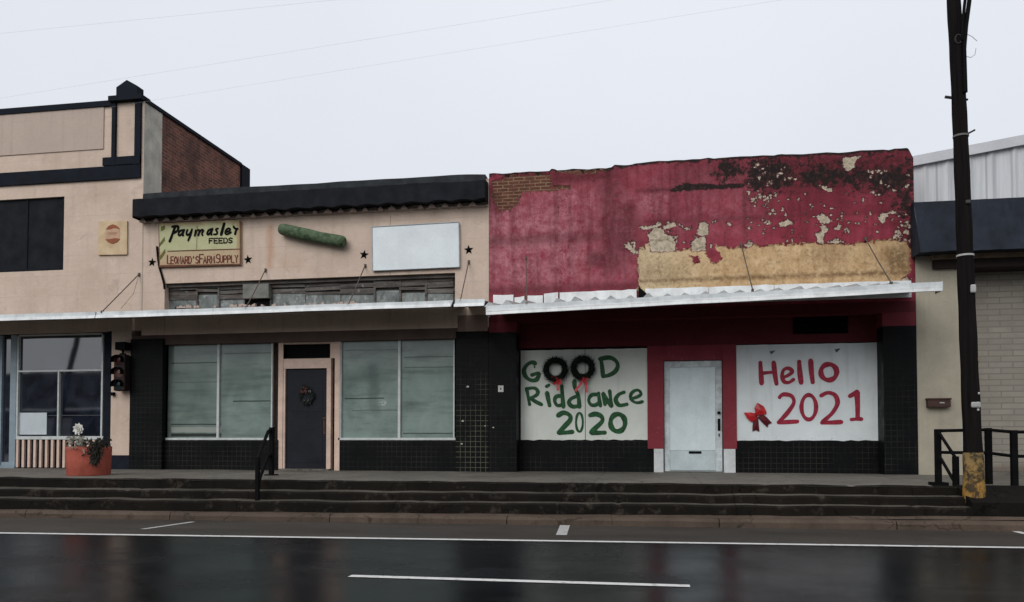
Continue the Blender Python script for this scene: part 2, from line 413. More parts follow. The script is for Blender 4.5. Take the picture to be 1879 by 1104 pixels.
def mat_clerestory():
    m = Mat('weathered_boards'); p, X, Y, Z = m.pos()
    n = m.noise(1, 6, .65, .3, m.scl(1.6, 1, 9)); b = m.noise(4, 5, .65)
    c = m.mix(m.rng(n, .3, .7), c4(.026, .022, .020), c4(.19, .178, .162))
    c = m.mix(m.mul(m.rng(b, .5, .62), .4), c, c4(.075, .047, .037))
    c = m.mix(m.mul(m.rng(m.noise(9, 5, .7), .62, .7), .8), c, c4(.33, .32, .29))
    m.bump(n, .6, .015); return m.out(c, .85, .2)
def mat_oldglass():
    m = Mat('dirty_glass'); n = m.noise(1, 6, .7, .3, m.scl(5, 1, 2.2)); p, X, Y, Z = m.pos()
    c = m.mix(m.rng(n, .35, .65), c4(.045, .054, .052), c4(.21, .24, .23))
    c = m.mix(m.mul(m.rng(m.noise(9, 5, .7), .55, .65), .6), c, c4(.36, .38, .36))
    return m.out(c, .3, .4)
def mat_darkglass():
    m = Mat('shop_glass'); p, X, Y, Z = m.pos()
    c = m.mix(m.rng(m.noise(2.2, 5, .6, .5), .4, .65), c4(.004, .006, .012), c4(.02, .026, .04))
    m.bump(m.noise(.9, 2), .05, .02)
    m.out(c, .03, .9); m.b.inputs['IOR'].default_value = 1.9; return m.m
def mat_pole():
    m = Mat('creosoted_timber'); n = m.noise(1, 6, .65, .2, m.scl(22, 22, .9))
    c = m.mix(m.rng(n, .3, .7), c4(.004, .0035, .0035), c4(.013, .0105, .010))
    m.bump(n, .7, .02); return m.out(c, .85, .06)
def mat_yellow():
    m = Mat('worn_yellow_paint'); n = m.noise(9, 6, .7, .4); p, X, Y, Z = m.pos()
    lowz = m.rng(Z, 1.15, .45)
    c = m.mix(m.rng(m.noise(3, 4), .35, .65), c4(.22, .15, .05), m.mix(lowz, c4(.20, .17, .11), c4(.40, .19, .02)))
    c = m.mix(m.mul(m.rng(n, .44, .56), .9), c, c4(.022, .02, .014))
    m.bump(n, .6, .02); return m.out(c, .7, .25)
def mat_green():
    m = Mat('faded_green_turf'); n = m.noise(9, 5, .7); n2 = m.noise(60, 2)
    c = m.mix(m.rng(n, .35, .65), c4(.035, .062, .033), c4(.13, .18, .105))
    c = m.mix(m.mul(m.rng(n2, .5, .7), .4), c, c4(.03, .05, .025))
    m.bump(n2, .5, .01); return m.out(c, .85, .2)
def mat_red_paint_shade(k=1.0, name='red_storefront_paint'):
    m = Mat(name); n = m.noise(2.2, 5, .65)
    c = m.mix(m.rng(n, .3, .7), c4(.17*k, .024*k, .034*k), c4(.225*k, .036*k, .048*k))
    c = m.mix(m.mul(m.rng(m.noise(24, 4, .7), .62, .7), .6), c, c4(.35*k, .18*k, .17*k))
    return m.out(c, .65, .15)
def mat_block():
    m = Mat('grey_block'); p, X, Y, Z = m.pos()
    br = brick_nodes(m, m.vec(X, Z, 0), c4(.275, .254, .213), c4(.235, .216, .182), c4(.185, .169, .143), .40, .105, .012)
    c = m.mix(m.mul(m.rng(m.noise(3, 5, .65), .45, .7), .5), br.outputs['Color'], c4(.19, .165, .14))
    c = m.mix(m.rng(Z, .75, .55), c, c4(.13, .10, .08))
    m.bump(m.math('SUBTRACT', 1, br.outputs['Fac']), .2, .008); m.bump(m.noise(40, 3), .3, .008)
    return m.out(c, .9, .15)
def mat_soft_sign():
    m = Mat('faded_tin_sign')
    c = m.mix(m.rng(m.noise(4, 5, .6), .3, .7), c4(.48, .33, .19), c4(.60, .47, .30))
    c = m.mix(m.mul(m.rng(m.noise(12, 5, .7), .58, .72), .35), c, c4(.35, .20, .09)); return m.out(c, .6, .3)
def mat_feed_sign():
    m = Mat('pale_green_tin'); p, X, Y, Z = m.pos()
    c = m.mix(m.rng(m.noise(3, 5, .6), .3, .7), c4(.38, .39, .20), c4(.48, .47, .28))
    ed = m.mx(m.pixm(291, 442, 402, 412, soft=.05, amp=.07, scale=5), m.pixm(291, 443, 482, 492, soft=.05, amp=.07, scale=5))
    ed = m.mx(ed, m.pixm(436, 444, 405, 490, soft=.03, amp=.05, scale=5))
    c = m.mix(m.mul(ed, .65), c, c4(.33, .17, .085))
    lo = m.pixm(291, 444, 460, 490, soft=.03, amp=.02, scale=5)
    c = m.mix(m.mul(lo, .7), c, c4(.46, .30, .19))
    c = m.mix(m.mul(m.rng(m.noise(14, 5, .7), .6, .7), .5), c, c4(.25, .12, .05)); return m.out(c, .55, .3)

CREAM = mat_cream(); RED = mat_red_wall(); REDS = mat_red_paint_shade(); REDL = mat_red_paint_shade(.5, 'shaded_red_lintel'); REDH = mat_red_paint_shade(.8, 'faded_red_head')  # lintel copy of the storefront red has the awning's shade put into its colour
NAVY = weathered('navy_trim', c4(.009, .0115, .017), .6, 1.5, 4, .75, .08, .0, .2)
NAVYC = weathered('navy_tin', c4(.0095, .011, .0140), .5, 1.9, 3, .7, .08, .3, .2)
TRIMLIGHT = weathered('pale_scallop', c4(.48, .38, .33), .7, 1.1, 6)
BRICK = mat_brick_side(); WHITEWASH = weathered('whitewashed_brick', c4(.52, .49, .42), .6, 1.1, 3, .85, .2, .3, .4, 20, .02)
TILE = mat_tile('black_tile', c4(.026, .027, .021)); TILE2 = mat_tile('black_tile_open_grout', c4(.085, .09, .06), .1, 1.6)
PANE = mat_pane(); WHITEF = weathered('white_frame', c4(.52, .55, .54), .8, 1.1, 8, .5)
FASCIA = weathered('white_fascia', c4(.70, .74, .75), .68, 1.05, 3, .45, .35, .35, .12)
FASCIAD = weathered('fascia_lip', c4(.82, .84, .84), .72, 1.05, 4, .45, .3, .3)
DECK = weathered('galvanised_deck', c4(.36, .37, .37), .7, 1.15, 4, .5, .4, .3, .2)
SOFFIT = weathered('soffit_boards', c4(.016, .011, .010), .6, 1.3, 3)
ROD = weathered('rusty_rod', c4(.10, .078, .065), .5, 1.4, 6)
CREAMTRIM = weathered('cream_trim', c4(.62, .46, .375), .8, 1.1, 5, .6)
CREAMBAND = weathered('shaded_cream_lintel', c4(.11, .074, .06), .7, 1.2, 2, .7)  # cream paint darkened so the colour carries the shade under the awning
BLACK = weathered('black_paint', c4(.004, .004, .0045), .6, 1.6, 8, .7, .06)
DOORD = weathered('charcoal_door', c4(.0115, .0135, .0185), .7, 1.3, 2, .5, .14)
WHITED = weathered('white_door', c4(.66, .75, .77), .86, 1.05, 2.5, .5, .3, .15, .1)
WHITEP = weathered('white_block_paint', c4(.58, .60, .60), .8, 1.05, 6, .5)
BOARD1 = mat_board('white_board_warm', (.66, .69, .63)); BOARD2 = mat_board('white_board_cool', (.72, .77, .78))
GREENP = weathered('green_brush_paint', c4(.009, .062, .018), .4, 1.9, 14, .5); REDP = weathered('red_brush_paint', c4(.30, .018, .042), .6, 1.35, 14, .5)
CONC = mat_concrete('sidewalk_concrete', c4(.095, .087, .074), c4(.175, .162, .14), .45, .2, c4(.26, .23, .19), .4, 1.55)
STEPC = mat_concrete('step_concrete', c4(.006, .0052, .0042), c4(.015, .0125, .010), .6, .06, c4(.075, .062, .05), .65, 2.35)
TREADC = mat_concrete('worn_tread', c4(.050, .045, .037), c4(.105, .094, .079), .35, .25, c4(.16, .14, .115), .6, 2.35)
CURBC = mat_concrete('curb_concrete', c4(.060, .044, .033), c4(.105, .078, .060), .6, .12, c4(.030, .021, .016), .7)
ROAD = mat_road(); PARK = mat_parking(); LINE = mat_line()
LINEW = mat_line('road_paint_worn', .42)
CLER = mat_clerestory(); OLDG = mat_oldglass(); DGLASS = mat_darkglass()
POLE = mat_pole(); YEL = mat_yellow(); GREENT = mat_green(); BLOCK = mat_block()
PIER = weathered('tan_stucco', c4(.38, .345, .27), .82, 1.08, 1.5, .85, .2, .18, .3, 40, .008)
def mat_steel():
    m = Mat('white_steel_sheet'); p, X, Y, Z = m.pos()
    c = m.mix(m.rng(m.noise(1, 5, .65, 0, m.scl(7, 7, .35)), .4, .7), c4(.60, .615, .635), c4(.42, .43, .44))
    fr = m.math('ABSOLUTE', m.math('SUBTRACT', m.math('FRACT', m.math('DIVIDE', X, .42)), .5))
    c = m.mix(m.mul(m.rng(fr, .06, .02), .55), c, c4(.24, .245, .25))  # dark lines paint the shading of the ribs into the sheet colour
    return m.out(c, .5, .3)
STEEL = mat_steel()
WOOD = weathered('bare_timber', c4(.23, .17, .11), .6, 1.2, 5, .8)
DARKBROWN = weathered('dark_brown', c4(.022, .014, .012), .7, 1.4, 5)
BROWNBOX = weathered('brown_tin', c4(.055, .027, .022), .7, 1.3, 6, .5)
SILVER = weathered('dull_metal', c4(.42, .42, .40), .7, 1.1, 8, .4, .5)
TERRA = weathered('coral_planter', c4(.37, .09, .062), .66, 1.1, 5, .75, .15, .35, .2)
SOIL = weathered('potting_soil', c4(.03, .022, .016), .6, 1.4, 12, .95)
DEADLEAF = weathered('dead_leaves', c4(.020, .019, .014), .5, 1.6, 20, .8)
GREYLEAF = weathered('grey_dry_leaves', c4(.26, .25, .21), .6, 1.2, 20, .8)
FLOWER = weathered('white_petals', c4(.72, .72, .66), .85, 1.05, 15, .6)
WREATHG = weathered('dark_wreath', c4(.006, .011, .007), .5, 1.8, 18, .7)
RIBBON = weathered('red_ribbon', c4(.46, .012, .018), .7, 1.3, 8, .4, .4)
RIBBOND = weathered('dark_red_ribbon', c4(.09, .004, .008), .7, 1.3, 8, .5)
SIGNW = weathered('white_sign', c4(.71, .765, .785), .84, 1.03, 1.6, .4, .35, .06, .03)
SOFT = mat_soft_sign(); SOFTC = weathered('rust_red', c4(.26, .085, .038), .8, 1.2, 10); SOFTM = weathered('faded_pink', c4(.52, .33, .22), .85, 1.1, 10)
FEED = mat_feed_sign(); MAROON = weathered('maroon_paint', c4(.13, .018, .014), .7, 1.3, 12); OLIVE = weathered('olive_stripe', c4(.12, .115, .035), .7, 1.3, 9); RUSTE = weathered('rust_edge', c4(.13, .052, .028), .6, 1.3, 10)
LENSR = weathered('red_lens', c4(.03, .006, .006), .8, 1.2, 9, .2, .3); LENSG = weathered('dark_green_lens', c4(.006, .014, .016), .8, 1.2, 9, .2, .5); LENSA = weathered('pale_amber_lens', c4(.10, .05, .042), .8, 1.2, 9, .2, .5)
PAPER = weathered('white_paper', c4(.50, .55, .58), .9, 1.05, 4, .7)
ROOFM = weathered('flat_roof_felt', c4(.05, .05, .05), .7, 1.3, 1)
BLUEGREY = weathered('blue_grey_frame', c4(.24, .30, .34), .8, 1.1, 6, .5)

# ------------------------------------------------------------------ ground, road, steps
def lin(x, a, b):                        # value at x from values at X = -9 and X = 1.5
    return a + (b - a) * (x + 9) / 10.5
XL, XR = -24.0, 16.0
tag(MB().add([(-600, -900, -.02), (600, -900, -.02), (600, 900, -.02), (-600, 900, -.02)], [(0,1,2,3)]).build('ground', PARK), kind='structure')
def curbY(x): return lin(x, -4.72, -4.30)
ea, eb = G(0, 978), G(1879, 1005)
def edgeY(x): return ea.y + (eb.y - ea.y) * (x - ea.x) / (eb.x - ea.x)
mb = MB(); mb.add([(-60, -19, 0), (60, -19, 0), (60, edgeY(60)+.10, 0), (-60, edgeY(-60)+.10, 0)], [(0,1,2,3)]); tag(mb.build('road', ROAD), kind='structure')
mb = MB(); mb.grid(lambda a, b: (-60+120*a, edgeY(-60+120*a)+.10 + (curbY(-60+120*a)+.3 - edgeY(-60+120*a)-.10)*b, .0), 40, 3)
tag(mb.build('parking_lane', PARK), kind='structure')
def road_line(name, p0, p1, w_, mat, z=.004):
    d = (p1 - p0).normalized(); nn = Vector((-d.y, d.x, 0))*w_/2
    q = [p0-nn, p1-nn, p1+nn, p0+nn]
    o = MB().add([(v.x, v.y, z) for v in q], [(0,1,2,3)]).build(name, mat); return tag(o, kind='structure')
d = (eb-ea).normalized()
road_line('edge_line', ea-d*25, eb+d*25, .115, LINE)
ca, cb = G(642, 1057), G(1266, 1075.5); d = (cb-ca).normalized()
road_line('centre_line', ca, cb, .10, LINE)
road_line('centre_line', ca-d*12, ca-d*9, .10, LINE); road_line('centre_line', cb+d*9, cb+d*12, .10, LINE)
road_line('parking_line', G(355, 957.5), G(262, 971), .085, LINEW)
road_line('parking_line', G(1037, 963), G(1030, 982), .13, LINEW)
road_line('parking_line', G(1850, 972), G(1885, 980), .10, LINE)

def wob(x, y, s=1.0, a=.012): return (mnoise.noise(Vector((x*s, y*s, 3.1)))) * a
SW, XS = .52, A(1757, 890, -3.5).x           # sidewalk level; x where the steps end
nose = [(lambda x: -3.5, lambda x: SW, lambda x: lin(x, .363, .385)),
        (lambda x: lin(x, -3.95, -3.80), lambda x: lin(x, .363, .385), lambda x: lin(x, .24, .27)),
        (lambda x: lin(x, -4.30, -4.05), lambda x: lin(x, .24, .27), lambda x: lin(x, .09, .155))]
# sidewalk slab: continues to the right of the steps behind the retaining wall
mb = MB()
mb.grid(lambda a, b: (XL+(XR-XL)*a, -3.5+4.3*b, SW+wob(XL+(XR-XL)*a, b*4, 1.2, .008)-(0.02 if b < .01 else 0)), 90, 8, True)
tag(mb.build('sidewalk', CONC), kind='structure')
mb = MB(); mt = MB()
for k, (fy, zt, zb) in enumerate(nose):
    n = 420
    def P(i, part):
        x = XL + (XS-XL)*i/n; y = fy(x)+wob(x, k*5, 2.5, .03)+max(0, wob(x, k*11+3, 7, .09)-.035); zz = zt(x)+wob(x, k*7, 1.7, .016)-max(0, wob(x, k*13+5, 6, .09)-.04)
        yb = -3.45 if k == 0 else fy(x)+.42
        return [(x, yb, zz+.004 if k else zz-.006), (x, y+.03, zz), (x, y, zz-.025), (x, y-.004, zb(x)-.02)][part]
    mt.grid(lambda a, b: P(a*n, 1) if b < .5 else P(a*n, 0), n, 1, True)
    for pt in (1, 2): mb.grid(lambda a, b, pt=pt: P(a*n, pt+1) if b < .5 else P(a*n, pt), n, 1, True)
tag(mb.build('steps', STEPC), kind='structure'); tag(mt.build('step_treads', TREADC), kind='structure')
# apron between the foot of the steps and the curb, and the curb itself in separate cast lengths
mb = MB()
mb.grid(lambda a, b: (XL+(XR-XL)*a, (-3.9-.1) + (curbY(XL+(XR-XL)*a)+.14+4.0)*b, lin(XL+(XR-XL)*a, .092, .15)-.035*b + wob(XL+(XR-XL)*a, b, 1.5, .01)), 100, 3, True)
tag(mb.build('apron', CURBC), kind='structure')
joints = [XL, -16] + [G(u, 945, .08).x for u in (-420, 2, 300, 613, 941, 1310, 1600, 1900)] + [8, 12, XR]
for i in range(len(joints)-1):
    x0, x1 = joints[i]+.006, joints[i+1]-.006
    sec = [(0.16, -.2), (.16, .105), (.03, .098), (.0, .06), (-.012, -.2)]
    vs = []
    n = 14
    for k in range(n+1):
        x = x0+(x1-x0)*k/n; dz = lin(x, 0, .012)+wob(x, 0, 1.4, .014); dy = wob(x, 9, 2.2, .02)
        vs += [(x, curbY(x)+sy+dy, sz+dz) for sy, sz in sec]
    fs = [(k*5+j, k*5+j+1, (k+1)*5+j+1, (k+1)*5+j) for k in range(n) for j in range(4)] + [(4,3,2,1,0), tuple(n*5+j for j in range(5))]
    tag(MB().add(vs, fs).build('curb', CURBC), kind='structure')

# retaining wall to the right of the steps
yf = -3.98; zf = .34
mb = MB(); mb.hexa([(XS, yf, -.1), (XR, yf, -.1), (XR, -3.45, -.1), (XS, -3.45, -.1), (XS, yf, zf), (XR, yf, zf), (XR, -3.45, SW+.012), (XS, -3.45, SW+.012)])
o = mb.build('retaining_wall', mat_concrete('black_stained_concrete', c4(.006, .0055, .005), c4(.012, .011, .010), .6, .06, c4(.03, .028, .025), .4)); tag(o, 'low dark concrete retaining wall beside the right end of the steps', 'wall')

# ------------------------------------------------------------------ left two-storey corner building
xe = A(262, 400).x                            # shared corner with the cream store
XB = -24.0
lb = thing('corner_building', 'taller beige corner building with navy trim and a capped pilaster, at left', 'building', (XB+6, 0, SW))
zt = A(262, 184).z
zl = lambda u, v: A(u, v).z
zsoff = A(100, 584, 0).z
pier0, pier1 = A(204, 700).x, A(240, 700).x
shop_top = A(110, 606).z
yd = .35
m1 = MB()
m1.box(XB, A(0, 400).x-.9, 0, yd, zsoff-.3, zt-.02)
dw = rect(-90, 117, 366, 499)                 # the dark boarded opening
m1.box(A(0, 400).x-.9, xe, 0, yd, dw[3], zt-.02)
m1.box(A(0, 400).x-.9, xe, 0, yd, zsoff-.3, dw[2])
m1.box(dw[1], xe, 0, yd, dw[2], dw[3])
m1.box(pier0, pier1, 0, yd, A(222, 835).z, zsoff-.3)
m1.box(xe-.3, xe, yd, 12, SW+3, 5.8)           # side wall below the parapet
m1.box(XB, xe-.3, 11.6, 12, SW, 6.2)
m1.build('wall', CREAM, lb)
box(pier0-.005, pier1+.005, -.012, yd, SW-.02, A(222, 835).z).build('pier_base', NAVY, lb)
y2 = A(457, 315, 0); sd = 4.0
sr = MB(); sr.box(xe-.28, xe, yd, .62, 5.8, zt-.03); sr.box(xe+.0005, xe+.006, .004, .62, 5.8, zt-.035); sr.build('side_return', WHITEWASH, lb)
box(xe-.28, xe-.004, .62, sd, 5.8, zt-.03).build('brick_parapet', BRICK, lb)
cp = MB(); cp.box(xe-.33, xe+.035, .02, sd+.02, zt-.03, zt+.05); cp.box(xe-.33, xe+.05, sd, sd+.42, 5.9, zt+.02); cp.build('coping', NAVY, lb)
box(XB, xe-.3, yd, 11.6, 5.6, 5.75).build('roof', ROOFM, lb)
# navy bands, pilaster frame and cap
tb = MB()
u_b0, u_b1 = A(208, 240).x, A(262, 240).x
tb.box(XB, u_b0+.02, -.05, .30, zl(100, 190), zl(100, 200)-.0) if False else None
ztop = zl(208, 184); tb.box(XB, u_b0+.05, -.05, .34, ztop-.13, ztop-.01)
zb0, zb1 = zl(150, 335), zl(150, 309)
tb.box(XB, u_b1-.02, -.05, -.0, zl(200, 330), zl(200, 306))
tb.box(A(191, 300).x, u_b1-.02, -.055, -.0, zl(225, 303), zl(225, 290)+.02)
tb.box(u_b0, u_b0+.085, -.06, -.0, zl(225, 304), ztop-.02)
tb.box(A(250, 240).x, u_b1-.02, -.06, -.0, zl(225, 304), ztop-.02)
tb.build('navy_trim', NAVY, lb)
cx0, cx1 = A(208, 185).x, A(263, 185).x
pc = MB(); pc.box(cx0-.03, cx1+.03, -.13, .20, zl(235, 187), zl(235, 178))
bx0, bx1 = A(219, 165).x, A(257, 165).x; za, zb = zl(238, 178), zl(238, 162); zc = zl(238, 150)
pc.prism([(bx0, za), (bx1, za), (bx1, zb), ((bx0+bx1)/2, zc), (bx0, zb)], -.10, .12)
pc.build('pilaster_cap', NAVY, lb)
# pale sunk panel in the parapet
px = rect(-60, 191, 205, 290); box(px[0]-6, px[1], -.022, 0, px[2]+.10, px[3]).build('parapet_panel', weathered('beige_panel', c4(.47, .375, .315), .9, 1.05, 1.0, .7, .25, .25), lb)
bo = box(dw[0]-2, dw[1], .06, .12, dw[2], dw[3]).build('boarded_window', NAVYC, lb)
fr = MB(); fr.box(dw[0]-2, dw[1], .03, .06, dw[2], dw[2]+.05); fr.box(dw[1]-.05, dw[1], .03, .06, dw[2]+.05, dw[3]); fr.box(A(47, 400).x-.02, A(47, 400).x+.02, .04, .06, dw[2]+.05, dw[3]); fr.build('frame', NAVY, bo)
# shopfront of the corner building
Ys = .12
sx0, sx1, sz0, sz1 = rect(33, 189, 615, 800, Ys)
box(XB, pier0, Ys+.02, yd, shop_top-.06, zsoff-.3).build('lintel', NAVY, lb)
win = box(sx0, sx1, Ys+.05, Ys+.07, sz0, sz1).build('shop_window', DGLASS, lb)
wf = MB(); t_ = .032
def bar(mb_, x0, x1, z0, z1, ya=Ys-.01, yb=Ys+.05): mb_.box(x0, x1, ya, yb, z0, z1)
bar(wf, sx0-.03, sx1+.03, sz0-.07, sz0); bar(wf, sx0-.03, sx0+.01, sz0, sz1); bar(wf, sx1-.04, sx1, sz0, sz1)
zm = A(110, 680, Ys).z; bar(wf, sx0+.01, sx1-.04, zm-.018, zm+.018)
xm = A(107, 740, Ys).x; bar(wf, xm-.018, xm+.018, sz0, zm-.018)
bar(wf, sx0+.01, sx1-.04, sz1, sz1+.03)
wf.build('frame', WHITEF, win)
pp = rect(35, 86, 757, 797, Ys+.05); box(pp[0], pp[1], Ys+.042, Ys+.049, pp[2], pp[3]).build('paper_notice', PAPER, win)
# pale shapes of stock inside read through the glass: a light counter edge bar
gb = MB()
gz = A(110, 762, Ys+.05).z; gb.box(A(86, 760, Ys).x, sx1-.04, Ys+.040, Ys+.048, gz-.008, gz+.008); gb.build('glazing_bar', weathered('dull_bar', c4(.07, .075, .08)), win)
box(A(190, 700).x, pier0-.002, .02, yd, SW, shop_top-.06).build('jamb', NAVY, lb)
# slatted panel below the window
sp0, sp1, spz0, spz1 = rect(26, 189, 803, 864, Ys)
sb = box(sx0-.03, sx1, Ys+.05, Ys+.08, SW, sz0-.07).build('slat_panel', NAVY, lb)
sl_ = MB(); k = 0; n = 15
for k in range(n):
    xx = sx0-.02 + (sx1-sx0)*(k/(n-.5)); sl_.box(xx, xx+.055, Ys+.0, Ys+.049, SW+.02, sz0-.072)
sl_.build('slats', CREAMTRIM, sb)
box(XB+8, sx0-.03, Ys-.03, Ys+.25, SW-.01, SW+.05).build('sill', BLUEGREY, lb)
# glazed door and frame at the picture's left edge
dr = box(A(2, 700).x-.8, A(20, 700).x, Ys+.06, Ys+.09, SW+.05, shop_top-.06).build('door', DGLASS, lb)
df = MB(); df.box(A(20, 700, Ys).x, sx0-.03, Ys-.02, Ys+.09, SW+.05, shop_top-.06); df.box(A(-1, 700, Ys).x-.05, A(3, 700, Ys).x, Ys, Ys+.058, SW+.05, shop_top-.06)
df.box(A(3, 700, Ys).x, A(20, 700, Ys).x, Ys+.02, Ys+.058, SW+.05, SW+.13); df.build('frame', BLUEGREY, dr)
box(XB, A(0, 700, Ys).x-.9, Ys-.05, yd, SW, shop_top-.06).build('front_wall', CREAM, lb)
# awning of the corner building: its last length shows
def awning(parent, p0t, p0b, p1t, p1b, Y, mats=None, back=.0, rise=.18, joint=None):
    """fascia given by four photo points; deck rises to the wall"""
    a, b, c, d_ = A(*p0t, Y), A(*p0b, Y), A(*p1t, Y), A(*p1b, Y)
    aw = MB(); n = 24
    for k in range(n):
        t0, t1 = k/n, (k+1)/n
        q = lambda s, r_, y: (a+(c-a)*s if r_ else b+(d_-b)*s) + Vector((0, y, wob((a+(c-a)*s).x, 0, .9, .012)))
        aw.hexa([q(t0,0,0), q(t1,0,0), q(t1,0,.05), q(t0,0,.05), q(t0,1,0), q(t1,1,0), q(t1,1,.05), q(t0,1,.05)])
    aw_o = aw.build('awning', FASCIA, parent)
    lip = MB()
    q = lambda s, y, z: b+(d_-b)*s + Vector((0, y, z + wob((a+(c-a)*s).x, 0, .9, .012)))
    for k in range(n):
        t0, t1 = k/n, (k+1)/n
        lip.hexa([q(t0,-.02,-.003), q(t1,-.02,-.003), q(t1,-.0,-.003), q(t0,-.0,-.003), q(t0,-.012,.05), q(t1,-.012,.05), q(t1,-.0,.05), q(t0,-.0,.05)])
    lip.build('gutter_lip', FASCIAD, aw_o)
    dk = MB(); zt0 = -.05
    dk.hexa([b+Vector((0,.05,.02)), d_+Vector((0,.05,.02)), Vector((d_.x, back-.002, d_.z+rise)), Vector((b.x, back-.002, b.z+rise)),
             a+Vector((0,.05,-.03)), c+Vector((0,.05,-.03)), Vector((d_.x, back-.002, d_.z+rise+.05)), Vector((b.x, back-.002, b.z+rise+.05))])
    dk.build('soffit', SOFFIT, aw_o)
    return aw_o, a, b, c, d_
YA = -1.15
aw1, *_ = awning(lb, (-250, 584), (-250, 595), (174.5, 572), (174.5, 583.5), YA)

# ------------------------------------------------------------------ cream middle store
cxr = A(897, 450).x
ms = thing('feed_store', 'low cream storefront with papered windows and a feed sign, in the middle', 'building', ((xe+cxr)/2, 0, SW))
ztp = A(580, 345).z
cl = rect(302, 835, 512, 560)                  # clerestory opening
clt0, clt1 = A(302, 520).z, A(835, 500).z
mw = MB()
zlow = A(560, 585).z-.25
mw.box(xe+.003, cl[0], 0, .3, zlow, ztp); mw.box(cl[1], cxr, 0, .3, zlow, ztp)
mw.hexa([(cl[0],0,clt0),(cl[1],0,clt1),(cl[1],.3,clt1),(cl[0],.3,clt0),(cl[0],0,ztp),(cl[1],0,ztp),(cl[1],.3,ztp),(cl[0],.3,ztp)])
mw.box(cl[0], cl[1], .02, .3, zlow, cl[2]-.10)
mw.build('wall', CREAM, ms)
bd = MB(); bd.box(xe+.003, cxr, .62, 12, SW, 5.3); bd.build('rear_block', CREAM, ms)
box(xe+.003, cxr, .3, 12, 5.3, 5.4).build('roof', ROOFM, ms)
# clerestory: weathered boards, broken panes
cz0 = cl[2]-.10; ce = MB(); ce.box(cl[0], cl[1], .20, .24, cz0, max(clt0, clt1)+.02)
ceo = ce.build('clerestory_window', mat_clerestory(), ms)
pn = MB(); bars = MB(); ledge = MB(); deb = MB()
uu = [306, 362, 402, 450, 498, 560, 625, 688, 735, 782, 832]
for i in range(len(uu)-1):
    x0, x1 = A(uu[i], 540, .15).x, A(uu[i+1], 540, .15).x
    h = clt0 + (clt1-clt0)*i/9; gt = cz0 + random.uniform(.32, .42)
    if i != 3: pn.hexa([(x0+.006,.165,cz0),(x1-.006,.165,cz0),(x1-.006,.185,cz0),(x0+.006,.185,cz0),(x0+.006,.165,gt),(x1-.006,.165,gt-random.uniform(0,.07)),(x1-.006,.185,gt),(x0+.006,.185,gt)])
    if i in (0, 1, 3, 6, 7, 8): bars.box(x1-.022, x1+.018, .13, .163, cz0, h-.07)
    z = gt-.02
    while z < h-.08:
        hh_ = random.uniform(.05, .11); tl_ = random.uniform(-.02, .02); yb_ = .145+random.uniform(-.02, .015)
        if random.random() < .85: bars.hexa([(x0,yb_,z),(x1,yb_,z+tl_),(x1,yb_+.018,z+tl_),(x0,yb_+.018,z),(x0,yb_,min(h-.02, z+hh_)),(x1,yb_,min(h-.02, z+hh_+tl_)),(x1,yb_+.018,min(h-.02, z+hh_+tl_)),(x0,yb_+.018,min(h-.02, z+hh_))])
        z += hh_+random.uniform(.004, .03)
bars.hexa([(cl[0],.08,clt0-.07),(cl[1],.08,clt1-.07),(cl[1],.19,clt1-.07),(cl[0],.19,clt0-.07),(cl[0],.08,clt0-.01),(cl[1],.08,clt1-.01),(cl[1],.19,clt1-.01),(cl[0],.19,clt0-.01)])
each(pn, 'pane', OLDG, ceo); each(bars, 'board', CLER, ceo)
hx0, hx1 = A(449, 540, .1).x, A(496, 540, .1).x
bx_ = box(hx0, hx1, .02, .16, A(470, 548, .1).z, A(470, 522, .1).z).build('grey_board', weathered('grey_ply', c4(.19, .19, .17), .6, 1.2, 6), ceo)
hole = MB(); a0 = A(318, 556, .16); hole.prism([(a0.x, cz0), (a0.x+.42, cz0), (a0.x+.30, cz0+.12), (a0.x+.22, cz0+.20), (a0.x+.05, cz0+.17)], .150, .158); hole.box(hx0-.02, hx1+.02, .135, .150, cz0, A(470, 547, .1).z); each(hole, 'broken_pane', BLACK, ceo)
for k in range(46):
    u = random.choice((random.uniform(320, 372), random.uniform(395, 620), random.uniform(430, 470), random.uniform(610, 660)))
    p = A(u, 556, -.02); s_ = random.uniform(.02, .06)
    zz = A(u, 565-(u-300)*.022, 0).z+.0
    deb.prism([(p.x-s_, zz-.02), (p.x+s_, zz-.02), (p.x+s_*random.uniform(.2,1), zz+s_*random.uniform(.3,1.1)), (p.x-s_*.6, zz+s_*random.uniform(.2,.9))], -.03-random.uniform(0,.05), .01)
deb.build('flaking_putty', TRIMLIGHT, ceo)['kind'] = 'stuff'
# cornice: two dark tiers of tin with a scalloped lower edge
yc = -.32
c0, c1 = A(243, 382, yc), A(890, 345, yc)
zc_t = (A(243, 364, yc).z + A(890, 331, yc).z)/2; zc_b = (A(243, 398, yc).z + A(890, 367, yc).z)/2
L_ = c1.x-c0.x; pts = []; n = 260
for i in range(n+1):
    x = c0.x+L_*i/n; ph = (x*4.3+wob(x, 2, .8, .6)); pts.append((x, zc_b + .012 + .024*abs(math.sin(ph*math.pi*.5))**1.5 + wob(x, 1, 3, .010)))
co = MB()
for i in range(n):
    (xa, za_), (xb, zb_) = pts[i], pts[i+1]; ya_ = yc+.012*math.sin(xa*13); yb_ = yc+.012*math.sin(xb*13)
    wt = lambda x: zc_t + wob(x, 5, 1.0, .02)
    co.add([(xa,ya_,za_),(xb,yb_,zb_),(xb,yb_,wt(xb)),(xa,ya_,wt(xa)),(xa,0,za_+.02),(xb,0,zb_+.02),(xb,0,wt(xb)+.04),(xa,0,wt(xa)+.04)], [(0,1,2,3),(0,4,5,1),(3,2,6,7)])
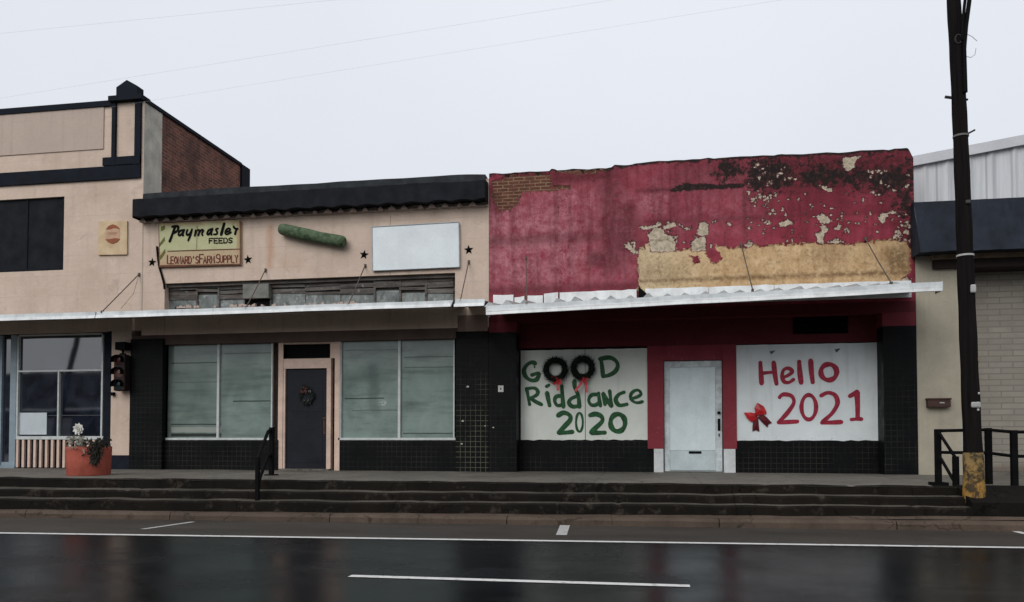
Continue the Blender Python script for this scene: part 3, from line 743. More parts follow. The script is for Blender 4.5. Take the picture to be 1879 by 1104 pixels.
co.add([(c0.x,yc,zc_b),(c0.x,yc,zc_t),(c0.x,0,zc_t),(c0.x,0,zc_b),(c1.x,yc,zc_b),(c1.x,yc,zc_t),(c1.x,0,zc_t),(c1.x,0,zc_b)], [(0,3,2,1),(4,5,6,7)])
cor = co.build('cornice', NAVYC, ms)
ct = MB()
x0 = A(262, 352, -.06).x; zt0 = (A(262, 350, -.06).z+A(890, 322, -.06).z)/2
for i in range(40):
    xa, xb = x0+(cxr-.06-x0)*i/40, x0+(cxr-.06-x0)*(i+1)/40
    ct.hexa([(xa,-.07,zc_t-.05),(xb,-.07,zc_t-.05),(xb,.3,zc_t-.05),(xa,.3,zc_t-.05),(xa,-.05,zt0+wob(xa,4,1.2,.03)),(xb,-.05,zt0+wob(xb,4,1.2,.03)),(xb,.3,zt0+wob(xb,4,1.2,.03)),(xa,.3,zt0+wob(xa,4,1.2,.03))])
ct.build('coping', weathered('weathered_coping', c4(.022, .025, .028), .5, 1.8, 5, .7, .1, .0, .3), ms)
sc = MB(); zz0 = zc_b
for i in range(27):
    x = c0.x+.1+L_*.985*i/27+random.uniform(-.03, .03); r_ = random.uniform(.035, .065)
    sc.prism([(x-r_*1.3, zz0-.035), (x+r_*1.3, zz0-.035), (x+r_*.7, zz0+.01), (x, zz0+r_*.75), (x-r_*.7, zz0+.01)], -.12, -.02)
sc.box(c0.x+.15, c1.x, -.05, -.003, zz0-.045, zz0-.02)
sc.build('scallop_trim', TRIMLIGHT, cor)['kind'] = 'stuff'
# storefront
piers = [(240, 298), (837, 901)]
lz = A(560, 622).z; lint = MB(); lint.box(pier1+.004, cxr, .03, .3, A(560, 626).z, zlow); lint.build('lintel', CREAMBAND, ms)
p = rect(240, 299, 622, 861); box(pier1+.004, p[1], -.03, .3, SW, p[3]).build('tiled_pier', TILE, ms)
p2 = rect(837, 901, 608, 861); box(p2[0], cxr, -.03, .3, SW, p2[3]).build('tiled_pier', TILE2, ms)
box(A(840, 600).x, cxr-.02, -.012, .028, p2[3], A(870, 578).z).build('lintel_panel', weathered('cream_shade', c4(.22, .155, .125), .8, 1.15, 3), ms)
Yw = .14
def papered(u0, u1, vt, vb, um):
    x0, x1, z0, z1 = rect(u0, u1, vt, vb, Yw)
    wn_ = box(x0, x1, Yw+.03, Yw+.05, z0, z1).build('window', PANE, ms)
    f_ = MB(); y0_, y1_ = Yw-.02, Yw+.03
    f_.box(x0-.03, x1+.03, y0_-.02, y1_, z0-.045, z0); f_.box(x0-.005, x0+.022, y0_, y1_, z0, z1); f_.box(x1-.022, x1+.005, y0_, y1_, z0, z1)
    xm_ = A(um, 700, Yw).x; f_.box(xm_-.025, xm_+.025, y0_, y1_, z0, z1); f_.build('frame', WHITEF, wn_)
    return x0, x1, z0, z1
w1 = papered(303, 500, 626, 803, 401); w2 = papered(625, 834, 618, 803, 733)
ztpw = max(w1[3], w2[3])
box(p[1], w1[0], .1, .3, SW, A(300, 626).z).build('dark_jamb', BLACK, ms)
box(p[1], A(511, 700, .08).x, .08, .3, SW, w1[2]-.045).build('tiled_bulkhead', TILE, ms)
box(A(624, 700, .08).x, p2[0], .08, .3, SW, w2[2]-.045).build('tiled_bulkhead', TILE, ms)
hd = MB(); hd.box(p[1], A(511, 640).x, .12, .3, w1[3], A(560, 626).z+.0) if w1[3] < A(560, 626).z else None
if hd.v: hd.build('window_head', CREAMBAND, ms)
# door between the windows
Yd = .16
dx0, dx1, dz0, dz1 = rect(526, 597, 678, 856, Yd)
df = MB(); oz = lambda v: A(560, v, Yd).z
o0, o1 = A(511, 700, Yd-.05).x, A(624, 700, Yd-.05).x
top_ = A(560, 626).z
df.box(o0, o0+.10, Yd-.06, Yd+.1, SW, top_); df.box(o1-.11, o1, Yd-.06, Yd+.1, SW, top_)
i0, i1 = A(524, 700, Yd-.03).x, A(600, 700, Yd-.03).x
df.box(i0-.09, i0, Yd-.045, Yd+.1, SW, oz(676)); df.box(i1, i1+.09, Yd-.045, Yd+.1, SW, oz(676))
df.box(i0-.09, i1+.09, Yd-.05, Yd+.1, oz(676), oz(658)); df.box(o0+.10, o1-.11, Yd-.04, Yd+.1, oz(631), top_)
df.box(o0+.10, A(519, 645, Yd).x, Yd-.03, Yd+.1, oz(658), oz(631)); df.box(A(607, 645, Yd).x, o1-.11, Yd-.03, Yd+.1, oz(658), oz(631))
dro = box(i0, i1, Yd, Yd+.05, SW+.03, oz(676)).build('door', DOORD, ms)
df.build('door_frame', CREAMTRIM, dro)
box(o0+.1, o1-.11, Yd+.08, Yd+.12, SW, oz(631)).build('dark_reveal', BLACK, dro)
dp = MB(); dp.box(i0+.1, i1-.1, Yd-.006, Yd, SW+.15, A(560, 770, Yd).z); dp.box(i0+.1, i1-.1, Yd-.006, Yd, A(560, 755, Yd).z, A(560, 695, Yd).z); each(dp, 'door_panel', DOORD, dro)
hk = MB(); hz = A(596, 780, Yd).z; hk.tube([(i1-.05, Yd-.06, hz-.12), (i1-.05, Yd-.06, hz+.1)], .012, 8); hk.box(i1-.075, i1-.025, Yd-.012, Yd, hz-.18, hz+.16); hk.lathe((i1-.05, Yd-.05, hz+.13), [(.0,-.02),(.022,-.01),(.022,.01),(.0,.02)], 10); hk.build('handle', weathered('old_bronze', c4(.09, .05, .04)), dro)
box(i0-.09, i1+.09, Yd-.14, Yd+.0, SW-.01, SW+.03).build('threshold', CONC, dro)
# awnings, rods
aw2, *_ = awning(ms, (177.5, 572), (176, 583.5), (831, 550.5), (827, 562), YA)
aw3, *_ = awning(ms, (836, 548.5), (833, 562.5), (890, 548), (888, 560), YA)
def rod(parent, u0, v0, u1, v1, Y, r_=.0105, eye=True, bend=0):
    a, b = A(u0, v0, -.02), A(u1, v1, Y+.03); m_ = MB(); m_.tube([a, (a+b)/2+Vector((0,0,bend)), b], r_, 8)
    if eye: m_.box(a.x-.018, a.x+.018, -.03, .0, a.z-.04, a.z+.03); m_.box(b.x-.018, b.x+.018, b.y-.03, b.y+.03, b.z-.04, b.z+.01)
    m_.build('hanger_rod', ROD, parent)
rod(aw2, 255, 503, 188, 571, YA); rod(aw2, 487, 495, 452, 563, YA, bend=-.01); rod(aw2, 670, 487, 640, 557, YA); rod(aw3, 860, 480, 845, 550, YA)
w_ = MB(); a, b = A(255, 503, -.02), A(222, 566, -.4); w_.tube([a, (a*.5+b*.5)+Vector((.08,0,-.05)), b], .004, 6); w_.build('loose_wire', ROD, aw2)
# little fittings on the tile
ou = rect(914, 924, 707, 719, -.04); oc = thing('outlet_plate', 'small pale outlet plate on black tile left of the first painted board', 'plate', (ou[0], -.03, ou[2]))
box(ou[0], ou[1], -.045, -.031, ou[2], ou[3]).build('cover', SILVER, oc, .003); box((ou[0]*.6+ou[1]*.4), (ou[0]*.4+ou[1]*.6), -.048, -.046, ou[2]*.65+ou[3]*.35, ou[2]*.35+ou[3]*.65).build('socket', BLACK, oc)
ch = MB()
for u, v, s_ in ((858, 709, .03), (849, 772, .026), (847, 814, .024), (905, 784, .02), (890, 781, .014)):
    q = A(u, v, -.03); ch.prism([(q.x-s_, q.z-s_*.5), (q.x+s_*.8, q.z-s_*.6), (q.x+s_, q.z+s_*.3), (q.x-s_*.2, q.z+s_*.7)], -.034, -.03)
each(ch, 'chipped_tile', weathered('bare_mortar', c4(.42, .41, .36)), ms)

# ------------------------------------------------------------------ red store
rxr = A(1680, 560).x; rxl = cxr+.004
rs = thing('red_store', 'peeling red storefront with boarded windows and a bare tan patch, right of the middle', 'building', ((rxl+rxr)/2, 0, SW))
zred = A(1290, 292).z
crest = [(893, 318), (930, 317.5), (960, 315), (1008, 313.5), (1012, 309), (1018, 310), (1022, 312), (1080, 309), (1122, 307), (1128, 303), (1160, 302), (1178, 297), (1240, 294), (1300, 290), (1340, 288), (1420, 284), (1450, 283), (1540, 279), (1620, 274), (1664, 271.5), (1668, 274), (1676, 290)]
zl_ = A(1290, 562).z - .0
pts = [(A(u, v).x, A(u, v).z) for u, v in crest]
pts[0] = (rxl, pts[0][1]); pts[-1] = (rxr, pts[-1][1])
fine = []
for i in range(len(pts)-1):
    for k in range(4):
        t = k/4; x = pts[i][0]*(1-t)+pts[i+1][0]*t; fine.append((x, pts[i][1]*(1-t)+pts[i+1][1]*t+(wob(x, 1, 6, .025) if i < len(pts)-2 else 0)))
fine.append(pts[-1])
MB().prism([(rxl, zl_), (rxr, zl_)] + [(x, z-.004) for x, z in fine[::-1]], .035, .3).build('wall_core', REDS, rs)
def red_wall():
    nu, nv = 400, 135
    fx = np.array([q[0] for q in fine]); fz = np.array([q[1] for q in fine])
    gx = np.linspace(rxl, rxr, nu+1); top = np.interp(gx, fx, fz)
    t = np.linspace(0, 1, nv+1)[:, None]
    Xg = np.broadcast_to(gx[None, :], (nv+1, nu+1)).copy(); Zg = zl_ + (top[None, :]-zl_)*t
    W = lambda pts: np.array([(A(u, v).x, A(u, v).z) for u, v in pts])
    def sdf(poly):                        # metres, positive inside
        P = W(poly); d = np.full(Xg.shape, 1e9); ins = np.zeros(Xg.shape, bool)
        for i in range(len(P)):
            (x0, z0), (x1, z1) = P[i], P[(i+1) % len(P)]; ex, ez = x1-x0, z1-z0
            k = np.clip(((Xg-x0)*ex+(Zg-z0)*ez)/(ex*ex+ez*ez+1e-12), 0, 1)
            d = np.minimum(d, np.hypot(Xg-x0-k*ex, Zg-z0-k*ez))
            ins ^= ((z0 > Zg) != (z1 > Zg)) & (Xg < ex*(Zg-z0)/(z1-z0+1e-12)+x0)
        return np.where(ins, d, -d)
    def soft(u0, u1, vt, vb, k=1.0, s_=.15):
        if k in (.78, .82, 1.0, .74, .98, .72, .66) and s_ <= .12: s_ *= 2.0
        x0, x1, z0, z1 = rect(u0, u1, vt, vb); f = lambda q: np.clip(q/(2*s_)+.5, 0, 1)
        return k*f(Xg-x0)*f(x1-Xg)*f(Zg-z0)*f(z1-Zg)
    z6 = lambda pts: [(1200+x/3.758, 260+y/3.758) for x, y in pts]
    z7 = lambda pts: [(880+x/3.345, 270+y/3.345) for x, y in pts]
    tan = sdf([(1172,538),(1170,470),(1172,456),(1183,453),(1187,444),(1196,440),(1210,441),(1225,439),(1236,444),(1241,457),(1250,459),(1262,455),(1275,458),(1290,452),(1300,456),(1322,451),(1345,455),(1368,453),(1373,447),(1400,451),(1440,447),(1490,445),(1520,447),(1560,447),(1600,442),(1640,438),(1663,443),(1671,460),(1671,498),(1656,513),(1640,522),(1400,532)])
    bite = np.maximum(sdf([(1292,450),(1300,455),(1308,450),(1318,462),(1325,472),(1316,484),(1305,480),(1298,468)]), sdf([(1268,470),(1282,468),(1285,480),(1272,482)]))
    tan = np.minimum(tan, -bite)
    scabs = [z6([(0,590),(50,588),(72,630),(122,652),(142,692),(147,752),(-20,752),(-40,640)]), z6([(55,585),(98,560),(152,553),(152,575),(112,592),(75,604)]),
      z6([(160,558),(180,565),(205,588),(245,595),(258,578),(262,596),(240,608),(200,600)]), z6([(312,562),(342,548),(376,570),(372,640),(332,652),(298,632)]), z6([(255,692),(300,660),(356,650),(358,742),(262,752)]),
      z6([(398,556),(432,536),(430,548),(405,562)]), z6([(500,552),(535,566),(530,582),(512,572)]), z6([(1118,512),(1168,498),(1212,530),(1202,562),(1150,560)]), z6([(1160,566),(1206,600),(1172,650),(1168,705),(1128,692),(1112,632),(1150,622)]),
      z6([(858,562),(910,538),(962,544),(950,566),(900,584),(868,578)]), z6([(1545,522),(1580,488),(1622,494),(1600,530),(1582,562),(1560,546)]), z6([(1610,486),(1672,480),(1672,492),(1620,498)]), z6([(1300,110),(1360,104),(1435,98),(1392,126),(1382,172),(1340,202),(1304,172)]),
      z6([(1142,296),(1190,310),(1234,330),(1216,348),(1168,326)]), z6([(618,718),(660,678),(682,700),(660,724)]), z6([(1190,692),(1250,674),(1322,690),(1250,700)]), z6([(1240,590),(1290,576),(1285,600),(1250,606)]),
      z6([(135,652),(165,640),(160,662),(140,668)]), z7([(890,592),(915,600),(945,622),(965,650),(945,655),(915,628),(892,612)]), z7([(985,490),(1060,478),(1110,462),(1118,478),(1060,498),(1000,508)])]
    scab = np.full(Xg.shape, -9.0)
    for q in scabs: scab = np.maximum(scab, sdf(q))
    scabP = scab.copy(); rn = random.Random(5); discs = []
    def sc(n, x0, x1, y0, y1, r0, r1):
        for _ in range(n): discs.append((1200+rn.uniform(x0, x1)/3.758, 260+rn.uniform(y0, y1)/3.758, rn.uniform(r0, r1)))
    for _ in range(30): discs.append((1200+rn.gauss(720, 55)/3.758, 260+rn.gauss(385, 25)/3.758, rn.uniform(.012, .034)))
    sc(5, 800, 850, 465, 495, .02, .04); sc(26, 1640, 1765, 480, 690, .012, .04); sc(80, 630, 1740, 340, 690, .012, .034); sc(24, 640, 1000, 150, 300, .012, .04); sc(18, 1480, 1760, 190, 390, .014, .042); sc(14, 1080, 1400, 480, 690, .012, .035); sc(10, -180, -90, 690, 760, .02, .05); sc(10, -110, 30, 560, 640, .02, .05); sc(12, 40, 400, 530, 760, .015, .04)
    for u, v, r_ in [(u, v, r_*.72) for u, v, r_ in discs]:
        q = A(u, v); a = rn.uniform(.6, 1.6); scab = np.maximum(scab, r_-np.hypot((Xg-q.x)/a, (Zg-q.z)*a))
    brick = np.maximum(sdf(z7([(70,212),(180,168),(432,160),(445,236),(560,236),(545,258),(420,272),(262,276),(240,342),(185,392),(118,392),(74,300)])), sdf([(1010,309),(1022,311),(1080,308),(1120,308),(1118,314),(1060,320),(1030,316)]))
    md = sdf(z6([(105,335),(200,286),(420,294),(604,288),(604,312),(420,324),(130,340)])); mild = np.clip(.55+md/.08, 0, 1.15)
    for b in ((1310, 1366, 288, 332, .78, .1), (1364, 1458, 286, 350, .82, .12), (1458, 1560, 310, 338, 1.0, .10), (1366, 1660, 282, 294, .74, .08), (1590, 1676, 308, 352, .98, .12), (1640, 1682, 340, 402, .72, .1), (1540, 1610, 300, 345, .74, .12), (1662, 1682, 275, 470, .74, .06), (1440, 1560, 290, 312, .66, .1), (1240, 1370, 284, 300, .55, .1)): mild = np.maximum(mild, soft(*b))
    mild = np.maximum(mild, np.clip(.95-(top[None, :]-Zg)/.10, 0, .85)*np.ones_like(Xg)*np.where(Xg > A(1110, 300).x, 1, .8))
    fade = np.zeros(Xg.shape)
    for b in ((880, 1175, 340, 530, .6, .3), (1175, 1400, 300, 440, .35, .3), (880, 1080, 370, 530, 1, .3), (900, 960, 380, 520, 1, .2), (1000, 1075, 340, 412, .9, .2), (1160, 1235, 348, 398, .75, .15), (1120, 1300, 300, 325, .35, .2), (1235, 1365, 350, 400, .25, .15), (1040, 1170, 440, 500, .4, .25)): fade = np.maximum(fade, soft(*b))
    grime = np.zeros(Xg.shape)
    for b in ((885, 1170, 428, 446, .55, .07), (1100, 1145, 300, 500, .6, .12), (1120, 1172, 370, 470, .7, .14), (1180, 1670, 392, 402, .5, .06), (1362, 1372, 345, 445, .5, .04), (1380, 1680, 350, 390, .35, .2), (1010, 1130, 308, 335, .75, .08), (1080, 1115, 460, 490, .8, .08), (1165, 1240, 345, 352, .8, .04), (893, 1170, 522, 538, .6, .06), (1380, 1680, 274, 352, .92, .25), (1230, 1380, 284, 350, .45, .2), (1640, 1680, 380, 450, .55, .1)): grime = np.maximum(grime, soft(*b))
    stain = np.zeros(Xg.shape)
    for b in ((1172, 1672, 503, 511, .8, .03), (1625, 1672, 450, 500, .8, .12), (1480, 1560, 455, 480, .45, .15), (1172, 1260, 480, 520, .4, .12)): stain = np.maximum(stain, soft(*b))
    lip = soft(1172, 1672, 516, 526, 1, .03); scab = np.maximum(scab, np.where(np.sin(Xg*3.1)+np.sin(Xg*7.3+1)+np.sin(Xg*15) > .5, lip*.05-.03, -.5))
    pink = sdf([(1652,520),(1660,508),(1676,500),(1680,522)]); tan = np.minimum(tan, -pink)
    scab2 = np.maximum(np.minimum(scab, -tan-.0), scabP)
    Yg = .012*np.clip(tan/.02+.5, 0, 1)+.010*np.clip(brick/.02+.5, 0, 1)+.006*np.clip(scab2/.012+.5, 0, 1)
    Yg += np.array([wob(x, 8, 1.3, .02) for x in gx])[None, :]*np.sin(t*3.14)
    vs = [(float(a), float(b), float(c_)) for a, b, c_ in zip(Xg.ravel(), Yg.ravel(), Zg.ravel())]; w1 = nu+1
    fs = [(j*w1+i, j*w1+i+1, (j+1)*w1+i+1, (j+1)*w1+i) for j in range(nv) for i in range(nu)]
    mb = MB(); mb.add(vs, fs)
    lastrow = nv*w1; rim = [vs[lastrow+i] for i in range(w1)]
    mb.add(rim+[(x, .034, z) for x, y, z in rim], [(i, i+1, w1+i+1, w1+i) for i in range(nu)])
    nat = len(vs); o = mb.build('wall', RED, rs)
    for nm, f in (('tan', tan), ('scab', scab2), ('brick', brick), ('mildew', mild), ('fade', fade), ('grime', grime), ('stain', stain)):
        a = o.data.attributes.new(nm, 'FLOAT', 'POINT'); z = np.concatenate([f.ravel(), f[-1], f[-1]]).astype(np.float32); a.data.foreach_set('value', z)
    return o
red_wall()
rb = MB(); rb.box(rxl, rxr, .95, 12, SW, 5.2); rb.build('rear_block', REDS, rs)
box(rxl, rxr, .3, 12, 5.2, 5.3).build('roof', ROOFM, rs)
Yr = .38                                       # recessed shopfront
pl1 = A(948, 740).x; pr0 = A(1621, 740).x
box(rxl, pl1, -.025, .9, SW, A(925, 610).z).build('tiled_pier', TILE, rs)
box(pr0, rxr, -.025, .9, SW, A(1650, 598).z).build('tiled_pier', TILE, rs)
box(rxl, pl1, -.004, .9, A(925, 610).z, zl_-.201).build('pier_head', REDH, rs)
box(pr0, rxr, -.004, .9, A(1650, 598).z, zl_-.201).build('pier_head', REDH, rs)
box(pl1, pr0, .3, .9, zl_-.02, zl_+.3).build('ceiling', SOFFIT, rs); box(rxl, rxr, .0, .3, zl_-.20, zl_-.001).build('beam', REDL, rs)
b1 = rect(956, 1188, 641, 807, Yr); b2 = rect(1351, 1613, 631, 808, Yr)
zhead = b1[3]+.02
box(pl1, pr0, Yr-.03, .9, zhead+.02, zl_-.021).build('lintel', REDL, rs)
bh = MB(); b1z, b2z = b1[2]-.01, b2[2]-.01
ed0, ed1 = A(1200, 840, Yr).x, A(1349, 840, Yr).x
box(pl1, ed0, Yr-.02, .9, SW, b1z).build('tiled_bulkhead', TILE, rs); box(ed1, pr0, Yr-.02, .9, SW, b2z).build('tiled_bulkhead', TILE, rs)
bk = MB(); bk.box(pl1, A(1188, 740, Yr).x, Yr+.06, .9, b1z, zhead+.02); bk.box(A(1351, 740, Yr).x, pr0, Yr+.06, .9, b2z, zhead+.02); each(bk, 'window_backing', BLACK, rs)
mu = MB(); mu.box(pl1, b1[0], Yr, Yr+.06, b1z, zhead+.02); mu.box(b2[1], pr0, Yr, Yr+.06, b2z, zhead+.02); each(mu, 'window_jamb', weathered('dark_red_jamb', c4(.02, .008, .012)), rs)
# door bay
Yo = Yr+.03
d0, d1, dz0, dz1 = rect(1218, 1326, 661, 867, Yo)
jb = MB(); jz = A(1210, 823, Yr).z
jb.box(b1[1], d0, Yr-.05, .9, jz, zhead+.02); jb.box(d1, b2[0], Yr-.05, .9, jz, zhead+.02); jb.box(d0, d1, Yr-.04, .9, dz1, zhead+.02); jb.build('door_surround', REDS, rs)
pb = MB(); pb.box(ed0, d0-.012, Yr-.053, .9, SW, jz-.002); pb.box(d1+.012, ed1, Yr-.053, .9, SW, jz-.002); each(pb, 'surround_foot', WHITEP, rs)
st_ = MB(); st_.box(b1[1]+.0, ed0+.0, Yr-.045, Yr+.3, b1z-.0, b1z+.03) ; 
rd = box(d0+.012, d1-.012, Yo+.02, Yo+.06, SW+.02, dz1-.01).build('door', WHITED, rs)
pq = rect(1229, 1313, 673, 826, Yo); 
fm = MB(); fm.box(d0+.012, pq[0], Yo-.005, Yo+.02, SW+.02, dz1-.01); fm.box(pq[1], d1-.012, Yo-.005, Yo+.02, SW+.02, dz1-.01); fm.box(pq[0], pq[1], Yo-.005, Yo+.02, pq[3], dz1-.01); each(fm, 'door_stile', weathered('scuffed_white', c4(.58, .64, .65), .6, 1.1, 9, .55), rd)
box(pq[0]+.004, pq[1]-.004, Yo+.004, Yo+.02, pq[2], pq[3]-.006).build('door_panel', WHITED, rd)
box(pq[0]+.004, pq[1]-.004, Yo-.002, Yo+.02, SW+.04, pq[2]-.015).build('kick_plate', weathered('pale_metal', c4(.52, .60, .62), .85, 1.05, 3, .35, .4), rd)
msl = rect(1264, 1287, 827.5, 832, Yo); box(msl[0], msl[1], Yo-.012, Yo-.002, msl[2], msl[3]).build('mail_slot', BLACK, rd)
hx = A(1319, 760, Yo).x; hnd = MB(); z1_ = A(1319, 757, Yo).z; hnd.lathe((hx, Yo-.03, z1_), [(0,-.03),(.03,-.015),(.03,.015),(0,.03)], 12); za_, zb_ = A(1319, 790, Yo).z, A(1319, 768, Yo).z; hnd.box(hx-.022, hx+.022, Yo-.02, Yo-.005, za_, zb_); hnd.tube([(hx, Yo-.05, za_+.03), (hx, Yo-.06, (za_+zb_)/2), (hx, Yo-.05, zb_-.03)], .014, 8); zc_ = A(1320, 798, Yo).z; hnd.box(hx-.01, hx+.012, Yo-.015, Yo-.005, zc_-.03, zc_+.03); hnd.build('handle', BLACK, rd)
box(d0, d1, Yr-.12, Yo+.02, SW-.01, SW+.02).build('threshold', CONC, rd)
# vent grille high under the awning
vg = rect(1455, 1555, 552, 612, Yr-.03); vo = box(vg[0], vg[1], Yr-.05, Yr-.03, vg[2], vg[3]).build('vent', BLACK, rs)
lv = MB()
for k in range(7):
    z = vg[2]+(vg[3]-vg[2])*(k+.5)/7; lv.hexa([(vg[0],Yr-.08,z-.03),(vg[1],Yr-.08,z-.03),(vg[1],Yr-.05,z),(vg[0],Yr-.05,z),(vg[0],Yr-.08,z-.02),(vg[1],Yr-.08,z-.02),(vg[1],Yr-.05,z+.01),(vg[0],Yr-.05,z+.01)])
lv.build('louvre', BLACK, vo)
# sagging awning of crimped tin
YB = -1.6
aw4, a4, b4, c4_, d4 = awning(rs, (893, 560.5), (893, 577), (1728, 516.5), (1728, 533), YB, rise=.26)
box(a4.x-.012, a4.x, YB-.01, YB+.3, b4.z, a4.z+.005).build('fascia_end', FASCIAD, aw4); box(c4_.x, c4_.x+.012, YB-.01, YB+.3, d4.z, c4_.z+.005).build('fascia_end', FASCIAD, aw4)
gr = MB(); n = 24
for k in range(n):
    t0, t1 = k/n, (k+1)/n
    q = lambda s: a4*(1-s)*.42+c4_*s*.42+b4*(1-s)*.58+d4*s*.58 + Vector((0,0,wob((a4+(c4_-a4)*s).x, 0, .9, .012)))
    e0, e1 = q(t0), q(t1)
    gr.hexa([e0+Vector((0,-.014,-.012)), e1+Vector((0,-.014,-.012)), e1, e0, e0+Vector((0,-.014,.012)), e1+Vector((0,-.014,.012)), e1+Vector((0,0,.012)), e0+Vector((0,0,.012))])
gr.build('gutter_bead', FASCIAD, aw4)
# crimped sheets: ridges show over the gutter, sheet rises to a white upstand on the wall
dk = MB(); per = .30; xs = []
x = a4.x+.05
while x < c4_.x-.45:
    s_ = (x-a4.x)/(c4_.x-a4.x); zf = a4.z+(c4_.z-a4.z)*s_ - .012
    hgt = .105*(1-.5*s_) * random.uniform(.75, 1.1); sk = random.uniform(-.03, .03)
    if not (abs(x-A(985, 545, YB).x) < .12):
        y0, y1 = YB+.06, -.03; zr = .20
        tri = [(x-.11, zf), (x+.11, zf), (x+.012+sk, zf+hgt), (x-.012+sk, zf+hgt)]
        vs = [(px_, y0, pz_) for px_, pz_ in tri] + [(px_, y1, pz_+zr) for px_, pz_ in tri]
        dk.add(vs, [(0,1,2,3),(1,5,6,2),(2,6,7,3),(3,7,4,0)])
    xs.append(x); x += per*random.uniform(.96, 1.04)
dk.build('crimped_deck', DECK, aw4)
fl = MB()
segs = [(905, 942, 541, 540), (944, 962, 545, 544), (968, 996, 543, 541), (998, 1024, 538, 536), (1027, 1168, 536.5, 530.5), (1184, 1300, 529.5, 526), (1301, 1420, 526, 522), (1421, 1672, 522, 514)]
for u0, u1, va, vb_ in segs:
    fl = MB()
    q0, q1 = A(u0, va, -.03), A(u1, vb_, -.03); n = max(2, int((u1-u0)/14))
    for k in range(n):
        t0, t1 = k/n, (k+1)/n; s0, s1 = q0+(q1-q0)*t0, q0+(q1-q0)*t1; w0, w1_ = wob(s0.x, 3, 5, .018), wob(s1.x, 3, 5, .018)
        fl.hexa([(s0.x,-.035,s0.z-.30),(s1.x,-.035,s1.z-.30),(s1.x,-.006,s1.z-.30),(s0.x,-.006,s0.z-.30),(s0.x,-.03,s0.z+w0),(s1.x,-.03,s1.z+w1_),(s1.x,-.006,s1.z+w1_),(s0.x,-.006,s0.z+w0)])
    fl.build('wall_flashing', FASCIAD, aw4)
rod(aw4, 965, 473, 966.5, 556, YB, .009); rod(aw4, 1360, 448, 1381, 531, YB); rod(aw4, 1588, 437, 1635, 518, YB, bend=-.02)
# left broken gap end: bent tin
bt = MB(); q = A(1176, 532, -.05); bt.prism([(q.x-.05, q.z-.2), (q.x+.12, q.z-.2), (q.x+.10, q.z-.06), (q.x+.0, q.z+.03), (q.x-.04, q.z+.08)], -.06, -.04); bt.build('torn_tin', BLACK, aw4)

# painted boards
def board(name, label, r_, mat, seam_u, Y):
    t = thing(name, label, 'painted board', ((r_[0]+r_[1])/2, Y, r_[2]))
    xs_ = A(seam_u, 720, Y).x if seam_u else None
    prs = [(r_[0], xs_-.006), (xs_+.006, r_[1])] if seam_u else [(r_[0], r_[1])]
    for i, (a, b) in enumerate(prs):
        n = 20; pts = [(a, r_[2]), (b, r_[2]+wob(i, 1, 1, .01))]
        edge = [(b - wob(k, 7, .9, .006), r_[2]+(r_[3]-r_[2])*k/8) for k in range(1, 8)]
        pts = [(a+(b-a)*k/n, r_[2]+wob(a+(b-a)*k/n, 1, 7, .02)) for k in range(n+1)] + edge + [(b-(b-a)*k/n, r_[3]+wob(b-(b-a)*k/n, 4, 5, .008)) for k in range(n+1)]
        MB().prism(pts, Y-.018-.003*i, Y).build('panel', mat, t)
    return t
Y1 = Yr-.005
bA = board('painted_board', 'white boarded window with green brush lettering GOOD Riddance 2020', b1, BOARD1, 1074, Y1)
bB = board('painted_board', 'white boarded window with red brush lettering Hello 2021', b2, BOARD2, None, Y1)
YP = Y1-.024
def letters(parent, mat, strokes, ox, oy, k, fat=1.0, name='lettering'):
    mb = MB(); s_ = (A(1100, 720, YP)-A(1000, 720, YP)).length/100/k
    for wd, pts, cl_ in strokes:
        q = [(A(ox+x/k, oy+y/k, YP).x, A(ox+x/k, oy+y/k, YP).z) for x, y in pts]
        stroke(mb, q, wd*s_*fat, YP+.002, cl_)
    return mb.build(name, mat, parent)
def ell(cx, cy, rx, ry, n=14, ph=0): return [(cx+rx*math.cos(2*math.pi*i/n+ph), cy+ry*math.sin(2*math.pi*i/n+ph)) for i in range(n)]
good = [
 (40, [(245,212),(205,200),(155,230),(124,290),(142,350),(190,388),(240,392),(268,372),(282,318),(210,335)], 0),
 (16, [(236,240),(238,256)], 0),
 (38, [(945,170),(958,250),(968,350)], 0),
 (40, [(935,165),(1030,150),(1100,180),(1125,240),(1095,300),(1030,338),(968,350)], 0),
 (34, [(152,480),(168,560),(185,650)], 0), (34, [(150,482),(235,475),(272,510),(255,552),(178,588)], 0), (34, [(190,580),(250,620),(312,650)], 0),
 (40, [(370,525),(385,600),(398,660)], 0), (34, [(365,458),(388,445)], 0),
 (38, [(528,455),(535,560),(545,675)], 0), (36, [(520,560),(470,565),(452,610),(480,660),(540,652)], 0),
 (40, [(662,400),(668,470),(705,560),(715,675)], 0), (38, [(690,562),(625,590),(605,635),(645,672),(715,665)], 0),
 (34, [(920,530),(928,600),(940,665)], 0), (34, [(922,545),(850,548),(815,600),(838,652),(890,655),(930,622)], 0),
 (34, [(990,650),(975,590),(965,528),(1010,600),(1060,672),(1050,600),(1038,505)], 0),
 (38, [(1190,520),(1135,545),(1102,600),(1140,658),(1220,648)], 0),
 (30, [(1262,592),(1330,570),(1372,540),(1350,500),(1300,505),(1262,550),(1275,605),(1330,632),(1388,620)], 0),
 (44, [(488,768),(545,738),(608,762),(618,812),(560,880),(498,945)], 0), (44, [(495,950),(560,950),(640,942)], 0),
 (22, ell(716,840,36,100), 1),
 (44, [(832,765),(890,752),(950,778),(958,830),(890,898),(842,945)], 0), (44, [(842,950),(910,952),(985,950)], 0),
 (46, ell(1125,845,78,92), 1)]
letters(bA, GREENP, good, 940, 630, 5.81, 1.12)
